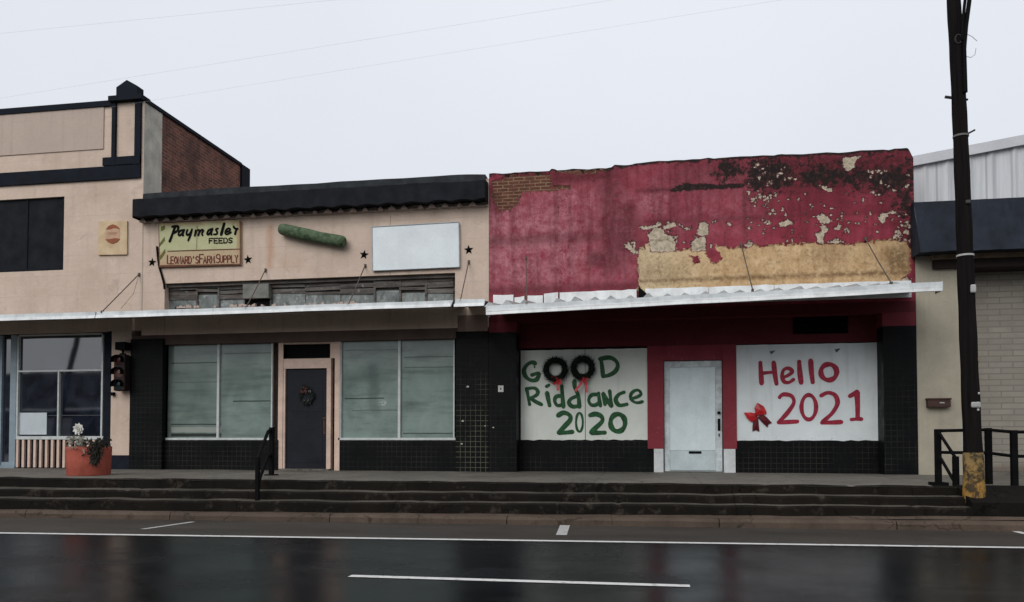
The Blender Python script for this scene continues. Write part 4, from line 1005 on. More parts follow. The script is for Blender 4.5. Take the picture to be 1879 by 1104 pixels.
hello = [
 (42, [(305,250),(310,350),(318,460)], 0), (42, [(440,248),(450,350),(468,462)], 0), (34, [(312,358),(380,350),(450,345)], 0),
 (36, [(530,402),(590,375),(628,338),(590,306),(542,322),(525,385),(545,440),(592,450),(640,420)], 0),
 (44, [(698,240),(705,350),(718,452)], 0), (44, [(815,228),(822,340),(835,446)], 0), (46, ell(998,345,80,80), 1),
 (38, [(500,600),(520,578),(560,570),(622,588),(645,650),(600,730),(540,800),(492,850)], 0), (38, [(490,855),(580,850),(680,845)], 0),
 (36, ell(795,700,74,124), 1),
 (40, [(922,582),(990,553),(1062,580),(1086,660),(1040,750),(980,810),(935,852)], 0), (40, [(930,858),(1030,855),(1125,850)], 0),
 (40, [(1212,588),(1280,550)], 0), (48, [(1283,545),(1290,680),(1290,815)], 0), (36, [(1228,825),(1280,820),(1330,820)], 0)]
letters(bB, REDP, hello, 1340, 620, 5.52)
bs = MB()
for u, v in ((1340+425/5.52, 620+145/5.52), (1340+1085/5.52, 620+125/5.52)):
    q = A(u, v, YP); bs.prism([(q.x-.05, q.z+.02), (q.x-.02, q.z-.04), (q.x+.02, q.z-.01), (q.x+.06, q.z+.04), (q.x+.0, q.z+.03)], YP+.0, YP+.003)
each(bs, 'screw_stain', weathered('grey_stain', c4(.13, .14, .13)), bB)
# wreaths standing in for the two letters
def wreath(u, v, ro, ri, label, tails):
    c = A(u, v, YP-.05); t = thing('wreath', label, 'wreath', c, 'wreaths on the green lettered board')
    k = .0114; ro *= k; ri *= k
    mb = MB(); rm = (ro+ri)/2; rt = (ro-ri)/2; n = 40; c = c+Vector((0, -.03, 0))
    ring = [Vector((c.x+rm*math.cos(2*math.pi*i/n), c.y, c.z+rm*math.sin(2*math.pi*i/n))) for i in range(n+1)]
    mb.tube(ring, rt*.62, 8, False)
    for i in range(620):
        a = random.uniform(0, 2*math.pi); b = random.uniform(0, 2*math.pi); er = Vector((math.cos(a), 0, math.sin(a)))
        nrm = (er*math.cos(b)+Vector((0,1,0))*-abs(math.sin(b))).normalized(); p0 = c+er*rm+nrm*rt*.5
        tn = Vector((-math.sin(a),0,math.cos(a)))*random.choice((1,-1)); dr_ = (nrm*random.uniform(.5,1.1)+tn*.9).normalized(); l = rt*random.uniform(.6, 1.25)
        sd_ = dr_.cross(nrm).normalized()*rt*.14
        mb.add([p0-sd_, p0+sd_, p0+dr_*l+sd_*.2, p0+dr_*l-sd_*.2], [(0,1,2,3)])
    mb.build('greenery', WREATHG, t)
    rbm = MB()
    for j, (pts) in enumerate(tails):
        q = [(A(940+x/5.81, 630+y/5.81, YP-.1).x, A(940+x/5.81, 630+y/5.81, YP-.1).z) for x, y in pts]
        yy = YP-.125-.006*j; w_ = .024; vs = []
        for i, (x, z) in enumerate(q):
            a = q[max(i-1, 0)]; b = q[min(i+1, len(q)-1)]; dx, dz = b[0]-a[0], b[1]-a[1]; l = math.hypot(dx, dz); nx, nz_ = -dz/l*w_, dx/l*w_
            yk = yy+.012*math.sin(i*2.1)
            vs += [(x+nx, yk, z+nz_), (x-nx, yk+.008, z-nz_)]
        rbm.add(vs, [(2*i, 2*i+1, 2*i+3, 2*i+2) for i in range(len(q)-1)])
    kx = A(940+tails[0][0][0]/5.81, 630+tails[0][0][1]/5.81, YP-.1); rbm.lathe((kx.x, YP-.12, kx.z), [(0,-.035),(.03,-.02),(.035,0),(.03,.02),(0,.035)], 10)
    rbm.build('bow', RIBBON, t)
wreath(940+462/5.81, 630+278/5.81, 23.5, 9.0, 'dark evergreen wreath with short red bow, first O of the green word GOOD',
       [[(478,378),(440,392),(418,362),(478,372)], [(482,378),(520,362),(528,395),(485,380)], [(478,385),(462,415),(440,438)], [(484,385),(486,440),(490,505)], [(490,385),(508,415),(520,440)]])
wreath(940+752/5.81, 630+262/5.81, 23.0, 8.0, 'dark evergreen wreath with long red ribbon tails, second O of the green word GOOD',
       [[(765,372),(735,385),(715,360),(765,366)], [(768,372),(800,350),(805,385),(770,375)], [(760,380),(725,440),(672,510)], [(772,380),(788,440),(796,525)]])
# ribbon bow on the right board
cb_ = A(1340+262/5.52, 620+768/5.52, YP-.03)
bw = thing('ribbon_bow', 'large red ribbon bow pinned left of the red number 2021', 'bow', cb_)
def bowpoly(pts, mat, name, y, bulge=.03):
    q = [(A(1340+x/5.52, 620+y_/5.52, YP-.04).x, A(1340+x/5.52, 620+y_/5.52, YP-.04).z) for x, y_ in pts]
    cx_ = sum(a for a, b in q)/len(q); cz_ = sum(b for a, b in q)/len(q); n = len(q)
    m_ = MB(); m_.add([(a, y, b) for a, b in q]+[(cx_, y-bulge, cz_)]+[(a, y+.012, b) for a, b in q], [(i, (i+1) % n, n) for i in range(n)]+[(i, n+1+i, n+1+(i+1) % n, (i+1) % n) for i in range(n)])
    return m_.build(name, mat, bw)
bowpoly([(258,768),(246,705),(275,655),(338,688),(368,745),(365,768),(300,782)][::-1], RIBBON, 'loop', YP-.03)
bowpoly([(258,765),(205,752),(138,755),(168,808),(212,848),(262,832),(272,790)][::-1], RIBBON, 'loop', YP-.036)
bowpoly([(236,820),(226,900),(226,945),(258,930),(296,948),(290,880),(282,800)][::-1], RIBBOND, 'tail', YP-.02, .012)
bowpoly([(278,800),(330,860),(380,905),(388,872),(424,858),(370,800),(330,768)][::-1], RIBBOND, 'tail', YP-.016, .012)
bowpoly([(245,760),(262,748),(280,765),(275,795),(250,792)][::-1], RIBBON, 'knot', YP-.05, .03)
# wreath on the dark door
dc = A(562, 725, Yd-.03); dwr = thing('wreath', 'small faded flower wreath hanging on the charcoal door', 'wreath', dc)
mb = MB(); mb2 = MB(); mb3 = MB()
for i in range(170):
    a = random.uniform(0, 6.283); r_ = random.uniform(.12, .2); p0 = dc+Vector((r_*math.cos(a)*.8, -random.uniform(0, .04), r_*math.sin(a)))
    d1_ = Vector((random.uniform(-1,1), -.3, random.uniform(-1,1))).normalized()*.05; d2_ = d1_.cross(Vector((0,1,0)))*.3
    mb.add([p0-d2_, p0+d2_, p0+d1_], [(0,1,2)])
for i in range(26):
    p0 = dc+Vector((random.uniform(-.09,.03), -.05, random.uniform(.04,.16))); mb2.lathe(p0, [(0,-.014),(.016,0),(0,.014)], 6)
for i in range(10):
    p0 = dc+Vector((random.choice((.08,.1,-.02))+random.uniform(-.02,.02), -.05, random.choice((.08,-.1))+random.uniform(-.02,.02))); mb3.lathe(p0, [(0,-.014),(.016,0),(0,.014)], 6)
mb.build('greenery', WREATHG, dwr); mb2.build('red_flower', weathered('dull_red_petals', c4(.14, .045, .04)), dwr); mb3.build('pale_flower', weathered('dull_pale_petals', c4(.16, .15, .15)), dwr)

# ------------------------------------------------------------------ wall signs of the cream store and its neighbour
def panel(t, pix, y0, y1, mat, name='panel'):
    q = [(A(u, v, y0).x, A(u, v, y0).z) for u, v in pix]
    return MB().prism(q, y0, y1).build(name, mat, t)
sd_ = thing('tin_sign', 'small faded orange square sign with a red bottle cap emblem on beige wall', 'sign', A(206, 468, -.03))
K = 13.8; z2 = lambda x, y: (170+x/K, 395+y/K)
panel(sd_, [z2(130,1000), z2(865,985), z2(868,135), z2(150,150)], -.04, -.004, SOFT)
def emb(pts, mat, name, y): 
    q = [(A(*z2(*p_), y).x, A(*z2(*p_), y).z) for p_ in pts]; MB().prism(q, y, y+.003).build(name, mat, sd_)
emb([(505+185*math.cos(t*math.pi/12), 470+245*math.sin(t*math.pi/12)) for t in range(24)][::-1], SOFTM, 'emblem_disc', -.045)
emb([(330,352),(430,350),(520,318),(600,325),(690,348),(620,265),(510,222),(400,268)], SOFTC, 'emblem_top', -.050)
emb([(315,602),(400,600),(480,592),(560,572),(688,588),(620,672),(505,716),(400,682)][::1][::-1], SOFTC, 'emblem_base', -.050)
ft = MB()
for x0_ in (395, 440, 485, 530, 575):
    q = [(A(*z2(x0_+dx, yy_), -.049).x, A(*z2(x0_+dx, yy_), -.049).z) for dx, yy_ in ((0, 500), (0, 420), (25, 430), (18, 460), (2, 462))]
    stroke(ft, q, .008, -.0465, False, False)
ft.build('faded_lettering', weathered('faded_brown', c4(.42, .23, .13)), sd_)

K9 = 9.395; z1f = lambda x, y: (270+x/K9, 395+y/K9)
fs_ = thing('feed_sign', 'rectangular pale green feed sign with black script and maroon lettering', 'sign', A(366, 488, -.05))
panel(fs_, [z1f(205,882), z1f(1610,848), z1f(1618,110), z1f(1575,75), z1f(195,140)], -.05, -.004, FEED)
YF = -.056
def fpt(p_): q = A(*z1f(*p_), YF); return (q.x, q.z)
sk = (fpt((1100, 400))[0]-fpt((900, 400))[0])/200
eg = MB()
for a, b, wd in (((205,876),(1610,842),26), ((1604,100),(1606,845),22), ((200,150),(210,870),9), ((350,616),(1605,577),12), ((862,180),(852,600),7)):
    stroke(eg, [fpt(a), fpt(((a[0]+b[0])/2, (a[1]+b[1])/2)), fpt(b)], wd*sk, YF, False, True, .25)
eg.build('rusty_edge', RUSTE, fs_)
stp = MB()
for q in ([(238,195),(300,170),(302,232),(236,272)], [(200,500),(298,370),(302,432),(200,545)], [(202,720),(308,580),(312,640),(240,745),(205,770)]):
    stp.prism([fpt(p_) for p_ in q][::-1], YF-.002, YF+.002)
each(stp, 'border_stripe', OLIVE, fs_)
scr = MB()
for wd, pts in ((44, [(482,195),(440,310),(388,448)]), (40, [(432,196),(490,186),(535,196),(522,262),(452,305)]),
    (34, [(612,252),(560,272),(540,325),(560,345),(605,310),(630,255)]), (38, [(636,248),(615,310),(618,345)]),
    (36, [(692,250),(678,300),(690,335),(730,318),(765,262)]), (36, [(772,240),(748,330),(708,430)]),
    (36, [(838,258),(822,348)]), (32, [(835,300),(870,255),(902,262),(882,346)]), (32, [(895,300),(935,250),(968,260),(945,310),(955,342)]),
    (34, [(1102,236),(1055,262),(1035,315),(1058,330),(1095,290),(1118,238)]), (38, [(1124,230),(1102,300),(1110,330)]),
    (32, [(1222,226),(1188,236),(1192,262),(1208,290),(1195,322),(1152,326)]), (46, [(1328,140),(1300,240),(1276,330)]),
    (32, [(1345,290),(1410,268),(1432,240),(1405,222),(1365,245),(1345,300),(1375,326),(1445,290)]),
    (36, [(1490,190),(1510,222),(1560,232)]), (38, [(1540,240),(1525,280),(1515,322)])):
    stroke(scr, [fpt(p_) for p_ in pts], wd*sk, YF, False, True, .06)
scr.build('script_lettering', BLACK, fs_)
FONT = {'L': [[(0,1),(0,0),(1,0)]], 'E': [[(1,1),(0,1),(0,0),(1,0)], [(0,.5),(.8,.5)]], 'O': [[(.5,1),(0,.7),(0,.3),(.5,0),(1,.3),(1,.7),(.5,1)]], 'N': [[(0,0),(0,1),(1,0),(1,1)]],
 'A': [[(0,0),(.5,1),(1,0)], [(.2,.35),(.8,.35)]], 'R': [[(0,0),(0,1),(.8,1),(1,.75),(.8,.5),(0,.5)], [(.5,.5),(1,0)]], 'D': [[(0,0),(0,1),(.6,1),(1,.7),(1,.3),(.6,0),(0,0)]], 'S': [[(1,.9),(.5,1),(0,.8),(.1,.58),(.9,.42),(1,.2),(.5,0),(0,.1)]],
 'F': [[(0,0),(0,1),(1,1)], [(0,.52),(.75,.52)]], 'M': [[(0,0),(0,1),(.5,.3),(1,1),(1,0)]], 'U': [[(0,1),(0,.2),(.5,0),(1,.2),(1,1)]], 'P': [[(0,0),(0,1),(.8,1),(1,.75),(.8,.5),(0,.5)]], 'Y': [[(0,1),(.5,.5),(1,1)], [(.5,.5),(.5,0)]], "'": [[(.5,1),(.4,.75)]]}
def text(mb, s_, x0, x1, yb0, yb1, h, wd, big=1.25, initials=()):
    n = len(s_); cw = (x1-x0)/n
    for i, ch_ in enumerate(s_):
        if ch_ == ' ': continue
        hh = h*(big if i in initials else 1); ww = cw*(.95 if i in initials else .72)
        bx0 = x0+cw*i; base = yb0+(yb1-yb0)*i/n
        for ln in FONT[ch_]: stroke(mb, [fpt((bx0+a*ww, base-b*hh)) for a, b in ln], wd*sk, YF-.001, False, False, .05)
t1 = MB(); text(t1, 'FEEDS', 1070, 1490, 478, 470, 84, 20); t1.build('block_lettering', BLACK, fs_)
t2 = MB(); text(t2, "LEONARD'S", 348, 900, 832, 822, 120, 17, 1.2, (0,)); text(t2, 'FARM', 902, 1175, 822, 816, 120, 17, 1.25, (0,)); text(t2, 'SUPPLY', 1190, 1580, 816, 806, 120, 16, 1.25, (0,)); t2.build('maroon_lettering', MAROON, fs_)
cbm = MB(); cbm.tube([A(288, 452, -.03), A(289.5, 470, -.03), A(292, 489, -.03), A(297, 505, -.03), A(301, 520, -.03), A(302, 530, -.03)], .022, 8); tag(cbm.build('cable', BLACK), 'thick black cable running down below the feed sign to the old windows', 'cable')
ws = thing('blank_sign', 'blank white rectangular sign panel between two black stars', 'sign', A(762, 494, -.03))
panel(ws, [(683.5,496.5),(843,489.5),(842,407),(682.5,416)], -.055, -.004, SIGNW)
rim = MB()
q = [A(u, v, -.06) for u, v in ((683.5,496.5),(843,489.5),(842,407),(682.5,416))]
for i in range(4): rim.tube([q[i], q[(i+1) % 4]], .010, 6)
each(rim, 'rim', weathered('grey_rim', c4(.42, .46, .48)), ws)
# green roll fixed at a slant
g0, g1 = A(522, 421, -.13), A(624, 442, -.13); gd = (g1-g0).normalized(); gr_ = .118
pr = [g0-gd*.10, g0-gd*.075, g0-gd*.03, g0] + [g0+(g1-g0)*k/6+Vector((0,0,-.012*math.sin(k/6*math.pi))) for k in range(1, 6)] + [g1, g1+gd*.03, g1+gd*.075, g1+gd*.10]
rr = [.085, .105, .116, gr_] + [gr_*random.uniform(.93, 1.05) for k in range(5)] + [gr_, .116, .105, .085]
tag(MB().tube(pr, rr, 18).build('green_roll', GREENT), 'slanting mottled green roll fixed high on the cream wall', 'roll')
# barn stars
def star(u, v, label, rot):
    c = A(u, v, -.005); t = MB(); n = 10; ro, ri = .098, .042
    pts = [(c.x+(ro if i % 2 == 0 else ri)*math.sin(i*math.pi/5+rot), c.z+(ro if i % 2 == 0 else ri)*math.cos(i*math.pi/5+rot)) for i in range(n)]
    t.add([(x, -.006, z) for x, z in pts]+[(c.x, -.045, c.z)], [((i+1) % n, i, n) for i in range(n)]); 
    t.v = t.v; o = t.build('barn_star', BLACK); 
    me = o.data; off = Vector((c.x, -.006, c.z))
    for v_ in me.vertices: v_.co -= off
    o.location = off; return tag(o, label, 'star', 'black metal stars on the cream wall')
star(279, 481, 'black metal star left of the feed sign', .1); star(455, 476, 'black metal star just right of the feed sign', -.1)
star(668, 467, 'black metal star left of the blank white sign', .15); star(860, 458, 'black metal star right of the blank white sign', -.05)

# ------------------------------------------------------------------ old traffic signal on the beige pier
tl = thing('traffic_light', 'old dark traffic signal hanging on the narrow beige pier', 'traffic light', A(220, 718, -.2))
x0, x1, z0, z1 = rect(210, 231, 650, 717, -.2)
tb_ = box(x0, x1, -.24, -.04, z0, z1).build('housing', weathered('dark_maroon_housing', c4(.018, .010, .010), .6, 1.5, 9), tl, .03)
cxm = (x0+x1)/2; hh = (z1-z0)/3
for i in range(3):
    zc_ = z1-hh*(i+.5); r_ = min(hh*.40, (x1-x0)*.40); le = MB(); n = 20
    ring = [(cxm+r_*math.cos(2*math.pi*k/n), -.243, zc_+r_*math.sin(2*math.pi*k/n)) for k in range(n)]
    le.add(ring+[(cxm, -.27, zc_)], [(k, (k+1) % n, n) for k in range(n)], True); lo = le.build('lens', [LENSR, LENSA, LENSG][i], tl)
    vz = MB(); n = 14; vs = []
    for k in range(n+1):
        a = math.pi*(-.1+1.2*k/n); vs += [(cxm+r_*1.12*math.cos(a), -.242, zc_+r_*1.12*math.sin(a)), (cxm+r_*1.12*math.cos(a), -.36, zc_+r_*1.12*math.sin(a)-.01)]
    vz.add(vs, [(2*k, 2*k+1, 2*k+3, 2*k+2) for k in range(n)], True); vz.build('visor', BLACK, tl)
u0, u1, w0, w1_ = rect(211, 229, 627, 641, -.2)
hb = MB(); hb.box(u0, u1, -.2, -.01, w0, w1_); hb.tube([(cxm, -.12, z1), (cxm, -.12, w0)], .025, 8); hb.box(cxm-.05, cxm+.05, -.16, -.08, z1-.0, z1+.03); hb.build('bracket', BLACK, tl)
q = A(206, 722, -.06); MB().box(q.x-.04, q.x+.03, -.08, -.0, q.z-.04, q.z+.03).build('clip', BLACK, tl)

# ------------------------------------------------------------------ planter
pc_ = G(163, 873, SW); pe = G(121, 868, SW); 
cpos = Vector((pc_.x, pc_.y+.30, SW)); rpl = abs(A(204.5, 850, cpos.y).x-A(121, 850, cpos.y).x)/2*.815; cpos.x = A(163, 850, cpos.y).x
hpl = A(163, 819, cpos.y).z-SW
po = thing('planter', 'round coral orange planter standing on the sidewalk below the striped panel', 'planter', cpos)
MB().lathe(cpos, [(rpl*.93, .0), (rpl*.96, .03), (rpl*.985, hpl*.5), (rpl, hpl-.05), (rpl*1.0, hpl), (rpl*.94, hpl), (rpl*.93, hpl-.06)], 48).build('pot', TERRA, po)
MB().lathe(cpos, [(rpl*.93, hpl-.08), (rpl*.5, hpl-.05), (.01, hpl-.04)], 24).build('soil', SOIL, po)
tp = cpos+Vector((0, 0, hpl-.05))
pt_ = thing('dead_plant', 'dead dark trailing plant with grey leaves drooping over the planter rim', 'plant', tp)
dl = MB(); gl = MB()
def leaf(mb_, p0, d_, l, w_):
    s_ = d_.cross(Vector((0,1,.2))); s_ = (s_.normalized() if s_.length > .01 else Vector((1,0,0)))*w_
    mb_.add([p0, p0+d_*l*.5+s_, p0+d_*l+Vector((0,0,-l*.25)), p0+d_*l*.5-s_], [(0,1,2,3)])
fx = A(167, 840, cpos.y-rpl*.98).x
for i in range(330):
    t = random.random(); spread = (1-t)**.7
    x = fx + random.gauss(.03*(1-t), .062*(.35+.65*spread)); y = cpos.y - math.sqrt(max(.05, rpl**2-(x-cpos.x)**2))-random.uniform(.005, .05)
    z = SW+hpl+.08-t*.34+random.uniform(-.03, .03)
    leaf(dl, Vector((x, y, z)), Vector((random.uniform(-1,1), random.uniform(-.4,.1), random.uniform(-1,.4))).normalized(), random.uniform(.04,.09), .018)
for i in range(65):
    x = fx+random.gauss(.07, .055); y = cpos.y-rpl*.7+random.uniform(-.15, .2); z = SW+hpl+random.uniform(-.02, .13)
    leaf(dl, Vector((x, y, z)), Vector((random.uniform(-1,1), random.uniform(-.6,.3), random.uniform(-.3,1))).normalized(), random.uniform(.04,.09), .02)
gx = A(145, 812, cpos.y-.3).x
for i in range(110):
    x = gx+random.gauss(.0, .075); y = cpos.y-.3+random.uniform(-.12, .12); z = SW+hpl+random.uniform(-.03, .17)
    leaf(gl, Vector((x, y, z)), Vector((random.uniform(-1,1), random.uniform(-.6,.2), random.uniform(-.4,1))).normalized(), random.uniform(.05,.10), .022)
dl.build('dark_leaves', DEADLEAF, pt_); gl.build('grey_leaves', GREYLEAF, pt_)
fc = A(145, 787, cpos.y-.3); fl_ = MB()
stm = MB(); stm.tube([(gx, cpos.y-.3, SW+hpl-.04), (gx+.02, cpos.y-.3, SW+hpl+.1), fc], .008, 6); stm.build('stem', GREYLEAF, pt_)
for ringi, (n, rr_, tilt) in enumerate(((9, .105, .15), (8, .085, .4), (7, .06, .7), (5, .035, 1.1))):
    for k in range(n):
        a = 2*math.pi*k/n+ringi*.4; er = Vector((math.cos(a), 0, math.sin(a))); d_ = (er*math.cos(tilt)+Vector((0,-1,0))*math.sin(tilt)).normalized(); s_ = Vector((-math.sin(a),0,math.cos(a)))*rr_*.42
        p0 = fc+Vector((0,-.01*ringi,0)); fl_.add([p0, p0+d_*rr_*.6+s_, p0+d_*rr_*1.05+Vector((0,-.01,0)), p0+d_*rr_*.6-s_], [(0,1,2,3)])
fl_.build('flower', FLOWER, pt_)

# ------------------------------------------------------------------ handrails
def post(mb_, p, h, s_=.035): mb_.box(p.x-s_, p.x+s_, p.y-s_, p.y+s_, p.z-.05, p.z+h)
pa = G(498, 872, SW); pbz = .15; pb_ = G(472, 930, pbz)
hr = thing('handrail', 'short black stair handrail in front of the charcoal door', 'handrail', pa)
ha = A(498, 784, pa.y).z-SW; hb_ = ha
mb = MB(); post(mb, pa, ha, .035); mb.box(pa.x-.09, pa.x+.09, pa.y-.09, pa.y+.09, SW-.01, SW+.02); mb.build('post', BLACK, hr)
mb = MB(); post(mb, pb_, hb_-.1, .026); mb.box(pb_.x-.07, pb_.x+.07, pb_.y-.07, pb_.y+.07, pbz-.02, pbz+.02); mb.build('post', BLACK, hr)
for f_ in (.97, .45):
    MB().tube([pa+Vector((0,0,ha*f_)), pa+Vector((-.01,-.12,ha*f_-.05)), pb_+Vector((0,0,(hb_-.1)*f_))], .028, 8).build('rail', BLACK, hr)
q0 = G(1722, 889, SW); q1 = G(1755, 940, .16)
hr2 = thing('handrail', 'black stair handrail at the right end of the steps beside the utility pole', 'handrail', q0)
h0 = A(1722, 787, q0.y).z-SW; h1 = A(1755, 837, q1.y).z-.16
mb = MB(); post(mb, q0, h0, .036); mb.box(q0.x-.10, q0.x+.10, q0.y-.10, q0.y+.10, SW-.01, SW+.035); mb.build('post', BLACK, hr2)
mb = MB(); post(mb, q1, h1, .034); mb.build('post', BLACK, hr2)
MB().tube([q0+Vector((0,0,h0-.02)), q1+Vector((0,0,h1-.02))], .022, 8).build('rail', BLACK, hr2); MB().tube([q0+Vector((0,0,h0*.56)), q1+Vector((0,0,h1*.50))], .022, 8).build('rail', BLACK, hr2)
r1, r2_ = G(1815, 894, .475), G(1862, 903, .43); r3 = Vector((r2_.x+1.3, r2_.y, .43)); RZ = .45
gd_ = thing('railing', 'black pipe guard railing behind the utility pole along the retaining wall', 'railing', r1)
hs = [A(1815, 785, r1.y).z-r1.z, A(1862, 789, r2_.y).z-r2_.z, A(1862, 789, r2_.y).z-r2_.z]
for p_, h_ in zip((r1, r2_, r3), hs):
    mb = MB(); post(mb, p_, h_, .037); mb.build('post', BLACK, gd_)
for fa in (.97, .58):
    MB().tube([q0+Vector((.05,0,h0*fa)), r1+Vector((0,0,hs[0]*fa)), r2_+Vector((0,0,hs[1]*fa)), r3+Vector((0,0,hs[2]*fa))], .022, 8).build('rail', BLACK, gd_)

# ------------------------------------------------------------------ building at the right
xr0, xr1 = rxr+.004, 16.0
rbld = thing('metal_building', 'tan and white steel building behind the utility pole, at the right edge', 'building', (10, 0, SW))
pe1 = A(1762, 600).x
aw_t, aw_b = A(1780, 364, -.25).z, A(1780, 459, -.5).z
box(xr0, pe1, -.01, .5, SW, A(1720, 455).z+.4).build('wall', PIER, rbld)
box(pe1, pe1+.012, -.012, .3, SW, A(1762, 470).z).build('corner_bead', WHITEF, rbld)
box(pe1, xr1, .42, .7, SW, A(1840, 470, .42).z+.4).build('block_infill', BLOCK, rbld)
box(A(1706, 466).x, xr1, -.16, -.012, A(1840, 471, -.16).z, A(1840, 462, -.16).z).build('timber_ledge', WOOD, rbld)
box(A(1710, 466).x, xr1, -.10, .41, A(1840, 488, -.1).z, A(1840, 471, -.1).z-.002).build('dark_lintel', DARKBROWN, rbld)
# navy mansard of tin
mn = MB(); mx0 = A(1681, 420, -.3).x; n = 120; zt_ = aw_t; zb_ = aw_b
for i in range(n):
    xa, xb = mx0+(xr1-mx0)*i/n, mx0+(xr1-mx0)*(i+1)/n; w0 = .005*(1 if i % 4 == 0 else 0); w1_ = .005*(1 if (i+1) % 4 == 0 else 0)
    mn.add([(xa,-.50-w0,zb_+wob(xa,3,4,.02)),(xb,-.50-w1_,zb_+wob(xb,3,4,.02)),(xb,-.18-w1_,zt_),(xa,-.18-w0,zt_),(xa,-.02,zb_+.03),(xb,-.02,zb_+.03),(xa,-.02,zt_),(xb,-.02,zt_)], [(0,1,2,3),(0,4,5,1),(3,2,7,6)])
mn.add([(mx0,-.5,zb_),(mx0,-.18,zt_),(mx0,-.02,zt_),(mx0,-.02,zb_)], [(0,1,2,3)]); mn.build('mansard', weathered('navy_mansard', c4(.016, .020, .029), .6, 1.5, 2.5, .6, .10, .5, .15), rbld)
# white steel gable above, with ribs and rake flashing
YG = .6
g = [A(1600, 306, YG), A(1960, 236.5, YG)]; sl_g = (g[1].z-g[0].z)/(g[1].x-g[0].x)
gzt = lambda x: g[0].z+sl_g*(x-g[0].x); zb_ = aw_t-.15
n = 150; gm = MB()
for i in range(n):
    xa, xb = xr0+(xr1-xr0)*i/n, xr0+(xr1-xr0)*(i+1)/n
    f_ = lambda x, i: YG-(.03 if i % 5 == 0 else 0)
    top = lambda x: min(gzt(x), gzt(9.5)-(x-9.5)*sl_g if x > 9.5 else 1e9)
    gm.add([(xa,f_(xa,i),zb_),(xb,f_(xb,i+1),zb_),(xb,f_(xb,i+1),top(xb)),(xa,f_(xa,i),top(xa))], [(0,1,2,3)])
gm.build('steel_gable', STEEL, rbld)
rk = MB(); w_ = .15; o_ = .07
for xa, xb in ((xr0-.02, 9.5), (9.5, xr1)):
    za_ = min(gzt(xa), gzt(9.5)); zb2 = gzt(xb) if xb <= 9.5 else gzt(9.5)-(xb-9.5)*sl_g
    rk.hexa([(xa,YG-.09,za_-w_),(xb,YG-.09,zb2-w_),(xb,YG+.1,zb2-w_),(xa,YG+.1,za_-w_),(xa,YG-.09,za_+.03),(xb,YG-.09,zb2+.03),(xb,YG+.1,zb2+.03),(xa,YG+.1,za_+.03)])
rk.build('rake_flashing', weathered('grey_white_flashing', c4(.56, .57, .60), .9, 1.04, 3, .5), rbld)
rf = MB(); rf.add([(xr0-.02,YG+.1,gzt(xr0)+.02),(9.5,YG+.1,gzt(9.5)+.02),(9.5,14,gzt(9.5)+.02),(xr0-.02,14,gzt(xr0)+.02),(xr1,YG+.1,gzt(9.5)-(xr1-9.5)*sl_g),(xr1,14,gzt(9.5)-(xr1-9.5)*sl_g)], [(0,1,2,3),(1,4,5,2)]); rf.build('roof', STEEL, rbld)
box(pe1, xr1, -.0, .42, SW-.03, SW+.06).build('curb_sill', CONC, rbld)
mbx = rect(1702, 1744, 731, 747, -.1); mo = thing('mailbox', 'small brown wall mailbox on the tan pier', 'mailbox', A(1723, 747, -.05))
box(mbx[0], mbx[1], -.13, -.012, mbx[2], mbx[3]-.02).build('body', BROWNBOX, mo, .012); box(mbx[0]-.01, mbx[1]+.01, -.145, -.012, mbx[3]-.022, mbx[3]+.008).build('lid', BROWNBOX, mo, .006); box((mbx[0]+mbx[1])/2+.0, (mbx[0]+mbx[1])/2+.08, -.135, -.13, (mbx[2]+mbx[3])/2-.008, (mbx[2]+mbx[3])/2+.012).build('slot', SILVER, mo)

# ------------------------------------------------------------------ utility pole
pb0 = A(1788, 920, -3.72); YPO = pb0.y
up = thing('utility_pole', 'tall dark timber utility pole with a worn yellow base', 'utility pole', pb0)
def pw(u, v): return A(u, v, YPO)
mpp = (pw(1800, 600)-pw(1790, 600)).length/10
ax = [(1788, 922, 19.5), (1785.5, 830, 17.2), (1779, 680, 16.0), (1773, 530, 15.5), (1768.5, 400, 14.6), (1763, 260, 13.8), (1757, 130, 13.0), (1750.5, 10, 12.8), (1743, -130, 12.2), (1735, -300, 11.6)]
sm = []
for i in range(len(ax)-1):
    for k in range(5): t = k/5; sm.append(tuple(ax[i][j]*(1-t)+ax[i+1][j]*t for j in range(3)))
sm.append(ax[-1])
P3 = [pw(u, v) for u, v, r_ in sm]; RR = [r_*mpp*(1+.03*math.sin(i*1.7)) for i, (u, v, r_) in enumerate(sm)]
MB().tube([P3[0]-Vector((0,0,.5))]+P3, [RR[0]]+RR, 22).build('shaft', POLE, up)
k0 = [i for i, s_ in enumerate(sm) if s_[1] >= 822]; pts_ = [P3[i] for i in k0]; rs_ = [RR[i]+.006 for i in k0]
MB().tube(pts_, rs_, 22, False).build('yellow_band', YEL, up)
def band(v, mat, w_=.02, e_=.008):
    j = min(range(len(sm)), key=lambda i: abs(sm[i][1]-v)); t = [s_[1] for s_ in sm]
    u = sm[j][0]; p_ = pw(u, v); MB().tube([p_-Vector((0,0,w_)), p_+Vector((0,0,w_))], RR[j]+e_, 20).build('strap', mat, up)
band(250, weathered('grey_strap', c4(.16, .16, .15)), .012); band(469, SILVER, .012)
def onpole(u, v, w_, h_, mat, name, d_=.03):
    j = min(range(len(sm)), key=lambda i: abs(sm[i][1]-v)); p_ = pw(u, v); y = YPO-math.sqrt(max(.001, RR[j]**2-min(abs(p_.x-pw(sm[j][0], v).x), RR[j])**2))
    return box(p_.x-w_, p_.x+w_, y-d_, y+.03, p_.z-h_, p_.z+h_).build(name, mat, up, min(w_, h_)*.5)
